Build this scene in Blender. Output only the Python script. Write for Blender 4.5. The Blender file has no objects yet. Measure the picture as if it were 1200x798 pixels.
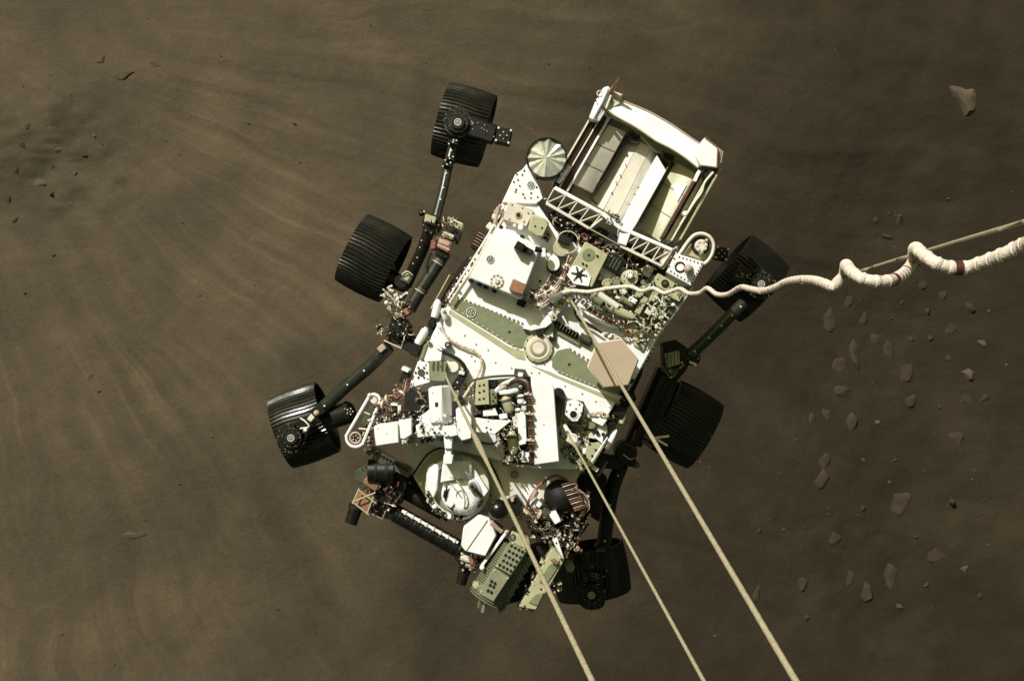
import bpy, bmesh, math, random
import numpy as np
from mathutils import Vector, Matrix
random.seed(7)
R = math.radians
scene = bpy.context.scene
col = scene.collection

# ------------------------------------------------------------------ camera, sky, sun, exposure
F = 1400.0          # focal length in pixels of a 1200 px wide frame
HC = 24.0           # camera height above the ground
ZD = 17.0           # height of the rover deck above the ground
cam_d = bpy.data.cameras.new('camera'); cam = bpy.data.objects.new('camera', cam_d); col.objects.link(cam)
cam.location = (0, 0, HC); cam.rotation_euler = (0, 0, 0)
cam_d.sensor_fit = 'HORIZONTAL'; cam_d.sensor_width = 36.0; cam_d.lens = 36.0 * F / 1200.0
cam_d.clip_start = 0.05; cam_d.clip_end = 3000
scene.camera = cam

SUN_EL, SUN_AZ = 43.0, -30.0       # azimuth measured from +Y towards +X
sun_to = Vector((math.sin(R(SUN_AZ))*math.cos(R(SUN_EL)), math.cos(R(SUN_AZ))*math.cos(R(SUN_EL)), math.sin(R(SUN_EL))))
sd = bpy.data.lights.new('sun', 'SUN'); sun = bpy.data.objects.new('sun', sd); col.objects.link(sun)
sun.location = (-20, 30, 60)
sun.rotation_euler = (-sun_to).to_track_quat('-Z', 'Y').to_euler()
sd.energy = 5.0; sd.angle = R(0.5); sd.color = (1.0, 0.99, 0.98)
w = bpy.data.worlds.new('World'); scene.world = w; w.use_nodes = True
nt = w.node_tree; nt.nodes.clear()
sky = nt.nodes.new('ShaderNodeTexSky'); sky.sky_type = 'NISHITA'; sky.sun_disc = False
sky.sun_elevation = R(SUN_EL); sky.sun_rotation = R(SUN_AZ); sky.dust_density = 6.0; sky.air_density = 1.0; sky.ozone_density = 0.3
tint = nt.nodes.new('ShaderNodeMix'); tint.data_type = 'RGBA'; tint.blend_type = 'MULTIPLY'; tint.inputs[0].default_value = 1.0
tint.inputs[7].default_value = (1.0, 0.97, 0.42, 1)          # dusty butterscotch sky
bg = nt.nodes.new('ShaderNodeBackground'); bg.inputs[1].default_value = 0.066
out = nt.nodes.new('ShaderNodeOutputWorld')
nt.links.new(sky.outputs[0], tint.inputs[6]); nt.links.new(tint.outputs[2], bg.inputs[0]); nt.links.new(bg.outputs[0], out.inputs[0])
scene.view_settings.view_transform = 'Standard'; scene.view_settings.look = 'None'
scene.view_settings.exposure = -0.10; scene.view_settings.gamma = 1.0; scene.view_settings.use_curve_mapping = False

# ------------------------------------------------------------------ materials
def mat(name, base, rough=0.5, metal=0.0, var=0.15, scale=30.0, bump=0.15, spec=0.5, bscale=None):
    m = bpy.data.materials.new(name); m.use_nodes = True
    n = m.node_tree; b = n.nodes['Principled BSDF']
    b.inputs['Roughness'].default_value = rough; b.inputs['Metallic'].default_value = metal
    b.inputs['Specular IOR Level'].default_value = spec
    tc = n.nodes.new('ShaderNodeTexCoord')
    no = n.nodes.new('ShaderNodeTexNoise'); no.inputs['Scale'].default_value = scale; no.inputs['Detail'].default_value = 6
    n.links.new(tc.outputs['Object'], no.inputs['Vector'])
    rp = n.nodes.new('ShaderNodeValToRGB')
    lo = [c*(1-var) for c in base]; hi = [min(1, c*(1+var*0.5)) for c in base]
    rp.color_ramp.elements[0].position = 0.3; rp.color_ramp.elements[0].color = (*lo, 1)
    rp.color_ramp.elements[1].position = 0.65; rp.color_ramp.elements[1].color = (*hi, 1)
    n.links.new(no.outputs[0], rp.inputs[0]); n.links.new(rp.outputs[0], b.inputs['Base Color'])
    mr = n.nodes.new('ShaderNodeMapRange'); mr.inputs[3].default_value = max(0.05, rough-0.08); mr.inputs[4].default_value = min(1, rough+0.12)
    n.links.new(no.outputs[0], mr.inputs[0]); n.links.new(mr.outputs[0], b.inputs['Roughness'])
    if bump:
        n2 = n.nodes.new('ShaderNodeTexNoise'); n2.inputs['Scale'].default_value = bscale or scale*3; n2.inputs['Detail'].default_value = 3
        n.links.new(tc.outputs['Object'], n2.inputs['Vector'])
        bp = n.nodes.new('ShaderNodeBump'); bp.inputs['Strength'].default_value = bump; bp.inputs['Distance'].default_value = 0.004
        n.links.new(n2.outputs[0], bp.inputs['Height']); n.links.new(bp.outputs[0], b.inputs['Normal'])
    return m

M = {
 'white': mat('white_thermal_paint', (0.79, 0.79, 0.79), 0.5, var=0.13, scale=6, bump=0.12),
 'cream': mat('aged_white_paint', (0.64, 0.61, 0.51), 0.5, var=0.12, scale=14),
 'oliveL': mat('pale_olive_anodise', (0.40, 0.39, 0.235), 0.42, var=0.12, scale=18),
 'olive': mat('olive_anodise', (0.185, 0.205, 0.118), 0.42, var=0.12, scale=22),
 'dolive': mat('dark_olive_anodise', (0.062, 0.07, 0.04), 0.38, var=0.2, scale=25),
 'tan': mat('tan_radome', (0.42, 0.325, 0.23), 0.55, var=0.05, scale=8, bump=0.05),
 'pink': mat('pinkish_primer', (0.42, 0.32, 0.25), 0.5, var=0.15, scale=30),
 'black': mat('black_anodise', (0.008, 0.008, 0.006), 0.38, var=0.4, scale=35, spec=0.35),
 'bmatte': mat('matte_black', (0.008, 0.0075, 0.006), 0.6, var=0.4, scale=35, spec=0.3),
 'tyre': mat('dark_machined_aluminium', (0.0075, 0.0075, 0.0055), 0.24, metal=0.0, var=0.35, scale=14, spec=0.45),
 'tube': mat('black_titanium_tube', (0.026, 0.031, 0.022), 0.3, metal=0.2, var=0.25, scale=20),
 'copper': mat('copper_tape', (0.31, 0.17, 0.11), 0.42, metal=0.45, var=0.3, scale=50),
 'rust': mat('brown_kapton', (0.27, 0.14, 0.075), 0.45, var=0.25, scale=40),
 'maroon': mat('dark_maroon_panel', (0.075, 0.032, 0.024), 0.45, var=0.3, scale=30),
 'steel': mat('bare_metal', (0.52, 0.50, 0.42), 0.32, metal=0.85, var=0.2, scale=30),
 'foil': mat('crinkled_foil', (0.62, 0.63, 0.52), 0.30, metal=0.55, var=0.15, scale=20, bump=0.5, bscale=40),
 'shield': mat('grey_olive_anodise', (0.23, 0.235, 0.15), 0.42, var=0.15, scale=22),
 'pale': mat('pale_primer', (0.60, 0.55, 0.45), 0.5, var=0.1, scale=16),
 'rope': mat('tan_bridle_cord', (0.37, 0.325, 0.215), 0.7, var=0.25, scale=120, bump=0.6, bscale=260),
 'wrap': mat('white_spiral_wrap', (0.70, 0.61, 0.53), 0.62, var=0.2, scale=70, bump=0.5, bscale=160),
 'wrapd': mat('wrap_seam', (0.36, 0.28, 0.21), 0.7, var=0.2, scale=60),
 'red': mat('dark_red_band', (0.065, 0.014, 0.014), 0.55, var=0.3, scale=80),
 'wire': mat('reddish_wire', (0.20, 0.085, 0.06), 0.5, var=0.4, scale=90),
 'wirew': mat('pale_wire', (0.60, 0.50, 0.38), 0.5, var=0.25, scale=90),
}

# ------------------------------------------------------------------ helpers
def P(x, y, z):
    """photo pixel (1200 x 798) at height z above the deck -> world point"""
    d = HC - ZD - z
    return Vector(((x-600)/F*d, (399-y)/F*d, ZD+z))
def S(z=0): return (HC-ZD-z)/F          # metres per pixel at that height
U = (0.493, -0.870); V = (0.870, 0.493)  # rover's long and cross axes in pixels
def rr(cx, cy, lv, lu, ang=0.0):
    """rectangle aligned to the rover: lv across, lu along"""
    c, s = math.cos(R(ang)), math.sin(R(ang))
    v = (V[0]*c - V[1]*s, V[0]*s + V[1]*c); u = (U[0]*c - U[1]*s, U[0]*s + U[1]*c)
    return [(cx+a*lv/2*v[0]+b*lu/2*u[0], cy+a*lv/2*v[1]+b*lu/2*u[1]) for a, b in ((-1,-1),(1,-1),(1,1),(-1,1))]
def rect(cx, cy, w, h, ang=0.0):
    c, s = math.cos(R(ang)), math.sin(R(ang))
    return [(cx+a*w/2*c-b*h/2*s, cy+a*w/2*s+b*h/2*c) for a, b in ((-1,-1),(1,-1),(1,1),(-1,1))]
def smooth_path(pts, n=6):
    if len(pts) < 3: return [Vector(p) for p in pts]
    pts = [Vector(p) for p in pts]; res = []
    for i in range(len(pts)-1):
        p0 = pts[max(i-1, 0)]; p1 = pts[i]; p2 = pts[i+1]; p3 = pts[min(i+2, len(pts)-1)]
        for k in range(n):
            t = k/n
            res.append(0.5*((2*p1)+(p2-p0)*t+(2*p0-5*p1+4*p2-p3)*t*t+(3*p1-p0-3*p2+p3)*t**3))
    res.append(pts[-1]); return res

class MB:
    def __init__(s): s.v = []; s.f = []; s.m = []; s.mats = []
    def mi(s, m):
        m = M[m] if isinstance(m, str) else m
        if m not in s.mats: s.mats.append(m)
        return s.mats.index(m)
    def add(s, verts, faces, m):
        o = len(s.v); k = s.mi(m); s.v += [tuple(p) for p in verts]
        for f in faces: s.f.append([i+o for i in f]); s.m.append(k)
        return s
    def addbm(s, bm, m):
        bmesh.ops.recalc_face_normals(bm, faces=bm.faces[:])
        bm.verts.index_update()
        s.add([v.co.copy() for v in bm.verts], [[v.index for v in f.verts] for f in bm.faces], m); bm.free(); return s
    def solid(s, top, bot, m, bev=0.004):
        bm = bmesh.new(); a = [bm.verts.new(p) for p in top]; b = [bm.verts.new(p) for p in bot]; n = len(a)
        bm.faces.new(a); bm.faces.new(b[::-1])
        for i in range(n): bm.faces.new((a[i], b[i], b[(i+1) % n], a[(i+1) % n]))
        bmesh.ops.recalc_face_normals(bm, faces=bm.faces[:])
        if bev: bmesh.ops.bevel(bm, geom=bm.edges[:], offset=bev, segments=1, affect='EDGES', profile=0.5, clamp_overlap=True)
        return s.addbm(bm, m)
    def prism(s, pts, zt, zb, m, bev=0.004):
        """pixel outline seen at height zt, extruded straight down to zb; zt may be a list (one per point)"""
        zs = zt if isinstance(zt, (list, tuple)) else [zt]*len(pts)
        top = [P(p[0], p[1], z) for p, z in zip(pts, zs)]
        if isinstance(zb, tuple): bot = [t-Vector((0, 0, zb[0])) for t in top]
        else: bot = [Vector((t.x, t.y, ZD+zb)) for t in top]
        return s.solid(top, bot, m, bev)
    def cyl(s, p0, p1, r0, r1, m, n=14, cap=True):
        p0 = Vector(p0); p1 = Vector(p1); d = (p1-p0).normalized()
        a = d.orthogonal().normalized(); b = d.cross(a); vs = []
        for p, r in ((p0, r0), (p1, r1)):
            for i in range(n):
                t = 2*math.pi*i/n; vs.append(p+(a*math.cos(t)+b*math.sin(t))*r)
        fs = [[i, (i+1) % n, n+(i+1) % n, n+i] for i in range(n)]
        if cap: fs += [list(range(n))[::-1], list(range(n, 2*n))]
        return s.add(vs, fs, m)
    def vcyl(s, cx, cy, rp, zt, zb, m, n=18, top=0.92):
        c = P(cx, cy, zt); r = rp*S(zt); h = min((zt-zb)*0.3, r*(1-top))
        s.lathe(c, Vector((0, 0, -1)), [(0, 0), (r*top, 0), (r, h), (r, zt-zb)], m, n); return s
    def lathe(s, o, d, prof, m, n=20, closed=False):
        """profile = (radius, distance along d)"""
        o = Vector(o); d = Vector(d).normalized(); a = d.orthogonal().normalized(); b = d.cross(a)
        vs = []; fs = []
        for r, h in prof:
            for i in range(n):
                t = 2*math.pi*i/n; vs.append(o+d*h+(a*math.cos(t)+b*math.sin(t))*max(r, 1e-5))
        for k in range(len(prof)-1):
            for i in range(n):
                fs.append([k*n+(i+1) % n, k*n+i, (k+1)*n+i, (k+1)*n+(i+1) % n])
        return s.add(vs, fs, m)
    def tube(s, pts, r, m, n=8, k=6, sm=True):
        pts = smooth_path(pts, k) if sm else [Vector(p) for p in pts]
        N = len(pts); vs = []; fs = []; up = Vector((0, 0, 1))
        for i, p in enumerate(pts):
            d = (pts[min(i+1, N-1)]-pts[max(i-1, 0)]).normalized()
            a = d.cross(up); a = a.normalized() if a.length > 0.05 else d.orthogonal().normalized()
            b = a.cross(d); rad = r(i/(N-1)) if callable(r) else r
            for j in range(n):
                t = 2*math.pi*j/n; vs.append(p+(a*math.cos(t)+b*math.sin(t))*rad)
        for i in range(N-1):
            for j in range(n): fs.append([i*n+j, i*n+(j+1) % n, (i+1)*n+(j+1) % n, (i+1)*n+j])
        fs += [list(range(n))[::-1], list(range((N-1)*n, N*n))]
        return s.add(vs, fs, m)
    def tpx(s, pts, rp, m, n=7, k=5, sm=True):
        """tube through (x, y, z) pixels; radius in pixels at its first point"""
        return s.tube([P(*p) for p in pts], rp*S(pts[0][2]), m, n, k, sm)
    def bar(s, a, b, wp, hz, m, bev=0.003):
        """rectangular bar between pixel points a and b (x,y,z); wp = width px, hz = depth m"""
        A = P(*a); B = P(*b); d = (B-A).normalized(); q = Vector((-d.y, d.x, 0)).normalized()*wp*0.5*S((a[2]+b[2])/2)
        dn = Vector((0, 0, hz))
        return s.solid([A-q, B-q, B+q, A+q], [A-q-dn, B-q-dn, B+q-dn, A+q-dn], m, bev)
    def ball(s, c, r, m, n=20, k=12):
        prof = [(r*math.sin(math.pi*i/k), r-r*math.cos(math.pi*i/k)) for i in range(k+1)]
        return s.lathe(Vector(c)+Vector((0, 0, r)), Vector((0, 0, -1)), prof, m, n)
    def dots(s, pts, rp, z, m, h=0.006, n=7):
        for p in pts:
            zz = p[2] if len(p) > 2 else z
            c = P(p[0], p[1], zz); s.lathe(c+Vector((0, 0, h)), Vector((0, 0, -1)), [(0, 0), (rp*S(zz)*0.85, 0), (rp*S(zz), h*0.4), (rp*S(zz), h+0.002)], m, n)
        return s
    def ringdots(s, cx, cy, rad, cnt, rp, z, m, ph=0, h=0.006):
        return s.dots([(cx+rad*math.cos(ph+2*math.pi*i/cnt), cy+rad*math.sin(ph+2*math.pi*i/cnt)) for i in range(cnt)], rp, z, m, h)
    def torus(s, cx, cy, Rp, rp, z, m, n=28, k=8, sq=1.0):
        c = P(cx, cy, z); vs = []; fs = []; q = S(z)
        for i in range(n):
            t = 2*math.pi*i/n
            for j in range(k):
                a = 2*math.pi*j/k; rad = Rp*q+rp*q*math.cos(a)
                vs.append(c+Vector((rad*math.cos(t), rad*math.sin(t), rp*q*math.sin(a)*sq)))
        for i in range(n):
            for j in range(k): fs.append([i*k+j, ((i+1) % n)*k+j, ((i+1) % n)*k+(j+1) % k, i*k+(j+1) % k])
        return s.add(vs, fs, m)
    def build(s, name, parent=None, sharp=38, gap=None):
        """one object; pieces that stand apart become objects of their own with the same name"""
        arr = np.array([tuple(p) for p in s.v]); n = len(arr); par = list(range(n))
        def find(i):
            while par[i] != i: par[i] = par[par[i]]; i = par[i]
            return i
        for f in s.f:
            a = find(f[0])
            for j in f[1:]:
                b = find(j)
                if a != b: par[b] = a
        root = np.array([find(i) for i in range(n)]); roots, isl = np.unique(root, return_inverse=True); k = len(roots)
        lo = np.full((k, 3), np.inf); hi = np.full((k, 3), -np.inf); np.minimum.at(lo, isl, arr); np.maximum.at(hi, isl, arr)
        if k > 1:
            size = (hi-lo).max(1); g = np.maximum(0, np.maximum(lo[:, None]-hi[None], lo[None]-hi[:, None])); dist = np.sqrt((g**2).sum(2))
            lim = np.full((k, k), gap) if gap is not None else np.maximum(.019, .48*np.maximum(size[:, None], size[None]))
            near = dist <= lim; grp = -np.ones(k, int); c = 0
            for i in range(k):
                if grp[i] >= 0: continue
                st = [i]; grp[i] = c
                while st:
                    q = st.pop()
                    for j in np.nonzero(near[q] & (grp < 0))[0]: grp[j] = c; st.append(j)
                c += 1
        else: grp = np.zeros(1, int); c = 1
        vg = grp[isl]; best = None; bn = -1
        for q in range(c):
            ids = np.nonzero(vg == q)[0]; mp = {int(v): i for i, v in enumerate(ids)}
            fk = [i for i, f in enumerate(s.f) if vg[f[0]] == q] if c > 1 else range(len(s.f))
            pts = arr[ids]; cen = (pts.min(0)+pts.max(0))/2; me = bpy.data.meshes.new(name)
            me.from_pydata((pts-cen).tolist(), [], [[mp[j] for j in s.f[i]] for i in fk])
            for m in s.mats: me.materials.append(m)
            me.polygons.foreach_set('material_index', [s.m[i] for i in fk]); me.polygons.foreach_set('use_smooth', [True]*len(me.polygons))
            me.update(); me.set_sharp_from_angle(angle=R(sharp))
            o = bpy.data.objects.new(name, me); col.objects.link(o); o['_wx'], o['_wy'], o['_wz'] = cen.tolist()
            if parent: o.parent = parent; o.location = Vector(cen)-worg(parent)
            else: o.location = cen
            sz = float((pts.max(0)-pts.min(0)).prod())
            if sz > bn: bn = sz; best = o
        return best
def worg(o): return Vector((o['_wx'], o['_wy'], o['_wz']))
def empty(name, loc):
    o = bpy.data.objects.new(name, None); col.objects.link(o); o.location = loc; o.empty_display_size = 0.2
    o['_wx'], o['_wy'], o['_wz'] = loc; return o
def tag(o, label, cat, group=None):
    o['label'] = label; o['category'] = cat
    if group: o['group'] = group
    return o

# ------------------------------------------------------------------ the ground
def vnoise(x, y, seed=0):
    xi = np.floor(x).astype(np.int64); yi = np.floor(y).astype(np.int64); xf = x-xi; yf = y-yi
    def h(a, b):
        n = (a*374761393+b*668265263+seed*974634777) & 0x7fffffff
        n = ((n ^ (n >> 13))*1274126177) & 0x7fffffff
        return ((n ^ (n >> 16)) & 0xffff)/65535.0
    uu = xf*xf*(3-2*xf); vv = yf*yf*(3-2*yf)
    return (h(xi, yi)*(1-uu)+h(xi+1, yi)*uu)*(1-vv)+(h(xi, yi+1)*(1-uu)+h(xi+1, yi+1)*uu)*vv
def fbm(x, y, o=5, seed=0):
    r = 0; a = 1; t = 0
    for i in range(o): r = r+a*vnoise(x*2**i, y*2**i, seed+i*17); t += a; a *= 0.5
    return r/t
def G(x, y):
    """photo pixel -> point on the ground plane"""
    return Vector(((x-600)/F*HC, (399-y)/F*HC, 0))
OX, OY = G(-100, 5).x, G(-100, 5).y        # the place the exhaust plume scours the ground from
RX, RY = G(55, 185).x, G(55, 185).y            # patch of broken ground in the upper left
def terrain(x, y):
    ang = np.arctan2(y-OY, x-OX); r = np.hypot(x-OX, y-OY)
    wob = fbm(x*0.18, y*0.18, 3, 5)*0.12
    h = (fbm(x*0.09+3, y*0.09, 4, 1)-0.5)*1.1
    h = h + (fbm((ang+wob)*34, r*0.13, 4, 9)-0.5)*0.075*np.clip(r/8, 0.2, 1)
    h = h + (fbm(x*0.7, y*0.7, 4, 3)-0.5)*0.06 + (fbm(x*3.1, y*3.1, 3, 4)-0.5)*0.018
    rub = np.exp(-(((x-RX)/1.5)**2+((y-RY)/1.3)**2)); h = h + rub*((fbm(x*2.6, y*2.6, 5, 21)-0.5)*0.28)
    h = h + np.clip((x-3.5)/4, 0, 1)*((fbm(x*1.7+9, y*1.7, 5, 31)-0.5)*0.10)
    # the ground falls away gently to the right and the bottom
    h = h - 0.085*np.clip(x+2.0, 0, 14) + 0.03*np.clip(y+2, -9, 0)
    return h*np.exp(-np.hypot(x, y)/900.0)
NX, NY = 520, 420
sx = np.linspace(-1, 1, NX); sy = np.linspace(-1, 1, NY)
gx = 13.5*sx+900*np.sign(sx)*np.abs(sx)**13; gy = 10.0*sy+900*np.sign(sy)*np.abs(sy)**13
X, Y = np.meshgrid(gx, gy); Z = terrain(X, Y)
me = bpy.data.meshes.new('ground')
idx = np.arange(NX*NY).reshape(NY, NX)
quads = np.stack([idx[:-1, :-1], idx[:-1, 1:], idx[1:, 1:], idx[1:, :-1]], -1).reshape(-1, 4)
me.from_pydata(np.stack([X, Y, Z], -1).reshape(-1, 3).tolist(), [], quads.tolist())
me.polygons.foreach_set('use_smooth', [True]*len(quads)); me.update()
ground = bpy.data.objects.new('ground', me); col.objects.link(ground); ground['kind'] = 'structure'

def ground_material():
    m = bpy.data.materials.new('dusty_soil'); m.use_nodes = True; n = m.node_tree; L = n.links; b = n.nodes['Principled BSDF']
    b.inputs['Roughness'].default_value = 0.95; b.inputs['Specular IOR Level'].default_value = 0.1
    def N(t, **k):
        o = n.nodes.new(t)
        for a, v in k.items(): setattr(o, a, v)
        return o
    def math_(op, a, c=None):
        o = N('ShaderNodeMath', operation=op)
        for i, q in enumerate((a, c)):
            if q is None: continue
            if isinstance(q, (int, float)): o.inputs[i].default_value = q
            else: L.new(q, o.inputs[i])
        return o.outputs[0]
    tc = N('ShaderNodeTexCoord'); sp = N('ShaderNodeSeparateXYZ'); L.new(tc.outputs['Object'], sp.inputs[0])
    def noise(vec, sc, det=6, rough=0.5, dist=0.0):
        o = N('ShaderNodeTexNoise'); o.inputs['Scale'].default_value = sc; o.inputs['Detail'].default_value = det
        o.inputs['Roughness'].default_value = rough; o.inputs['Distortion'].default_value = dist
        L.new(vec, o.inputs['Vector']); return o.outputs[0]
    dx = math_('SUBTRACT', sp.outputs[0], OX); dy = math_('SUBTRACT', sp.outputs[1], OY)
    wob = noise(tc.outputs['Object'], 0.16, 3)
    ang = math_('ADD', math_('ARCTAN2', dy, dx), math_('MULTIPLY', math_('ADD', wob, math_('MULTIPLY', noise(tc.outputs['Object'], 1.3, 3, 0.5), 0.10)), 0.24))
    rad = math_('SQRT', math_('ADD', math_('MULTIPLY', dx, dx), math_('MULTIPLY', dy, dy)))
    cb = N('ShaderNodeCombineXYZ'); L.new(math_('MULTIPLY', ang, 14.0), cb.inputs[0]); L.new(math_('MULTIPLY', rad, 0.13), cb.inputs[1])
    cf = N('ShaderNodeCombineXYZ'); L.new(math_('MULTIPLY', ang, 70.0), cf.inputs[0]); L.new(math_('MULTIPLY', rad, 0.26), cf.inputs[1])
    st1 = noise(cb.outputs[0], 1.0, 5, 0.55, 0.4); st2 = noise(cf.outputs[0], 1.0, 4, 0.5, 0.15)
    def ramp(v, a, c, ca, cc):
        o = N('ShaderNodeValToRGB'); e = o.color_ramp.elements
        e[0].position = a; e[1].position = c; e[0].color = (*ca, 1); e[1].color = (*cc, 1); L.new(v, o.inputs[0]); return o.outputs[0]
    def mix(f, a, c, mode='MIX'):
        o = N('ShaderNodeMix', data_type='RGBA', blend_type=mode)
        for i, q in ((0, f), (6, a), (7, c)):
            if isinstance(q, (int, float)): o.inputs[i].default_value = q
            elif isinstance(q, tuple): o.inputs[i].default_value = (*q, 1)
            else: L.new(q, o.inputs[i])
        return o.outputs[2]
    # dust cover: thick on the left, swept thin (darker, browner soil) to the right and below
    cover = math_('ADD', math_('MULTIPLY', sp.outputs[0], -0.064), math_('MULTIPLY', sp.outputs[1], 0.030))
    cover = math_('ADD', cover, math_('MULTIPLY', math_('SUBTRACT', noise(tc.outputs['Object'], 0.14, 4, 0.5, 0.6), 0.5), 0.9))
    cov = N('ShaderNodeMapRange'); cov.interpolation_type = 'SMOOTHSTEP'; cov.inputs[1].default_value = -0.45; cov.inputs[2].default_value = 0.45
    L.new(cover, cov.inputs[0])
    base = mix(cov.outputs[0], (0.0325, 0.0255, 0.0160), (0.083, 0.0655, 0.0425))
    cg = N('ShaderNodeCombineXYZ'); L.new(math_('MULTIPLY', ang, 26.0), cg.inputs[0]); L.new(math_('MULTIPLY', rad, 0.20), cg.inputs[1]); cg.inputs[2].default_value = 4.0
    st3 = noise(cg.outputs[0], 1.0, 3, 0.45, 0.15)
    s1 = ramp(st1, 0.38, 0.72, (0.90, 0.90, 0.90), (1.17, 1.16, 1.14)); base = mix(0.5, base, s1, 'MULTIPLY')
    patch = N('ShaderNodeMapRange'); patch.interpolation_type = 'SMOOTHSTEP'; patch.inputs[1].default_value = 0.36; patch.inputs[2].default_value = 0.62; patch.inputs[3].default_value = 0.25
    L.new(noise(tc.outputs['Object'], 0.33, 3, 0.5), patch.inputs[0])
    wm = math_('MULTIPLY', math_('ADD', math_('MULTIPLY', cov.outputs[0], 0.55), 0.14), patch.outputs[0])
    far = N('ShaderNodeMapRange'); far.interpolation_type = 'SMOOTHSTEP'; far.inputs[1].default_value = 3.0; far.inputs[2].default_value = 8.5; L.new(rad, far.inputs[0])
    wm = math_('MULTIPLY', wm, far.outputs[0])
    s3 = ramp(st3, 0.44, 0.74, (0.96, 0.96, 0.96), (1.36, 1.33, 1.27)); base = mix(wm, base, s3, 'MULTIPLY')
    s2 = ramp(st2, 0.50, 0.78, (0.97, 0.97, 0.97), (1.42, 1.38, 1.31)); base = mix(wm, base, s2, 'MULTIPLY')
    p = ramp(noise(tc.outputs['Object'], 0.42, 5, 0.5, 0.6), 0.36, 0.68, (0.84, 0.85, 0.87), (1.20, 1.19, 1.17)); base = mix(0.85, base, p, 'MULTIPLY')
    p2 = ramp(noise(tc.outputs['Object'], 1.9, 5, 0.6, 0.4), 0.38, 0.70, (0.92, 0.92, 0.93), (1.12, 1.11, 1.10)); base = mix(0.8, base, p2, 'MULTIPLY')
    fine = ramp(noise(tc.outputs['Object'], 26, 7, 0.78), 0.3, 0.75, (0.80, 0.80, 0.80), (1.22, 1.22, 1.22)); base = mix(0.75, base, fine, 'MULTIPLY')
    # darker broken ground in the upper left corner
    rx = math_('DIVIDE', math_('SUBTRACT', sp.outputs[0], RX), 2.3); ry = math_('DIVIDE', math_('SUBTRACT', sp.outputs[1], RY), 2.0)
    rd = math_('ADD', math_('SQRT', math_('ADD', math_('MULTIPLY', rx, rx), math_('MULTIPLY', ry, ry))), math_('MULTIPLY', math_('SUBTRACT', noise(tc.outputs['Object'], 0.9, 5, 0.6, 0.5), 0.5), 1.6))
    rm = ramp(rd, 0.45, 1.15, (0.86, 0.88, 0.88), (1, 1, 1)); base = mix(1.0, base, rm, 'MULTIPLY')
    L.new(base, b.inputs['Base Color'])
    bp = N('ShaderNodeBump'); bp.inputs['Strength'].default_value = 0.45; bp.inputs['Distance'].default_value = 0.045
    L.new(math_('ADD', noise(tc.outputs['Object'], 9, 8, 0.68), math_('MULTIPLY', st2, 0.4)), bp.inputs['Height']); L.new(bp.outputs[0], b.inputs['Normal'])
    return m
M['soil'] = ground_material(); me.materials.append(M['soil'])
M['rock'] = mat('dusty_pale_rock', (0.088, 0.068, 0.045), 0.9, var=0.3, scale=4.0, bump=0.8, bscale=14, spec=0.15)
M['rockd'] = mat('dusty_brown_rock', (0.047, 0.0365, 0.023), 0.92, var=0.3, scale=4.0, bump=0.8, bscale=14, spec=0.15)
M['rockk'] = mat('dark_basalt_rock', (0.022, 0.021, 0.016), 0.85, var=0.4, scale=6.0, bump=0.8, bscale=16, spec=0.2)

# ------------------------------------------------------------------ rocks
def tz(x, y): return float(terrain(np.array([x]), np.array([y]))[0])
def rock(px, py, w_, h_, label, m='rock', hgt=0.35, ang=0.0, seed=0, outline=None, group=None, sub=3, cuts=11):
    rnd = random.Random(seed*31+int(px)); bm = bmesh.new()
    bmesh.ops.create_icosphere(bm, subdivisions=sub, radius=1.0)
    ox, oy, oz = rnd.random()*50, rnd.random()*50, rnd.random()*50
    planes = [(Vector((rnd.uniform(-1, 1), rnd.uniform(-1, 1), rnd.uniform(-0.1, 1))).normalized(), rnd.uniform(0.48, 0.84)) for _ in range(cuts)]
    from mathutils import noise as mn
    k = HC/F; c = G(px, py); ca, sa = math.cos(R(-ang)), math.sin(R(-ang)); hz = hgt*min(w_, h_)*k
    for v in bm.verts:
        p = v.co.normalized(); rad = 1.12+0.20*mn.noise(p*1.3+Vector((ox, oy, oz)))+0.08*mn.noise(p*4+Vector((oz, ox, oy)))
        p = p*rad
        for nrm, dd in planes:
            e = p.dot(nrm)-dd
            if e > 0: p = p-nrm*e*0.96
        if outline:
            a = math.atan2(p.y, p.x) % (2*math.pi); f = a/(2*math.pi)*len(outline); i = int(f) % len(outline); t = f-int(f)
            sc = outline[i]*(1-t)+outline[(i+1) % len(outline)]*t; p.x *= sc; p.y *= sc
        q = Vector((p.x*w_/2*k, p.y*h_/2*k, p.z*hz)); v.co = Vector((q.x*ca-q.y*sa, q.x*sa+q.y*ca, q.z))
    me_ = bpy.data.meshes.new('rock'); bm.to_mesh(me_); bm.free(); me_.materials.append(M[m])
    me_.polygons.foreach_set('use_smooth', [True]*len(me_.polygons)); me_.set_sharp_from_angle(angle=R(75 if hgt < .36 else 30))
    o = bpy.data.objects.new('rock', me_); col.objects.link(o)
    o.location = (c.x, c.y, tz(c.x, c.y)-hz*0.25)
    return tag(o, label, 'rock', group or 'rocks lying on the soil')

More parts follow.
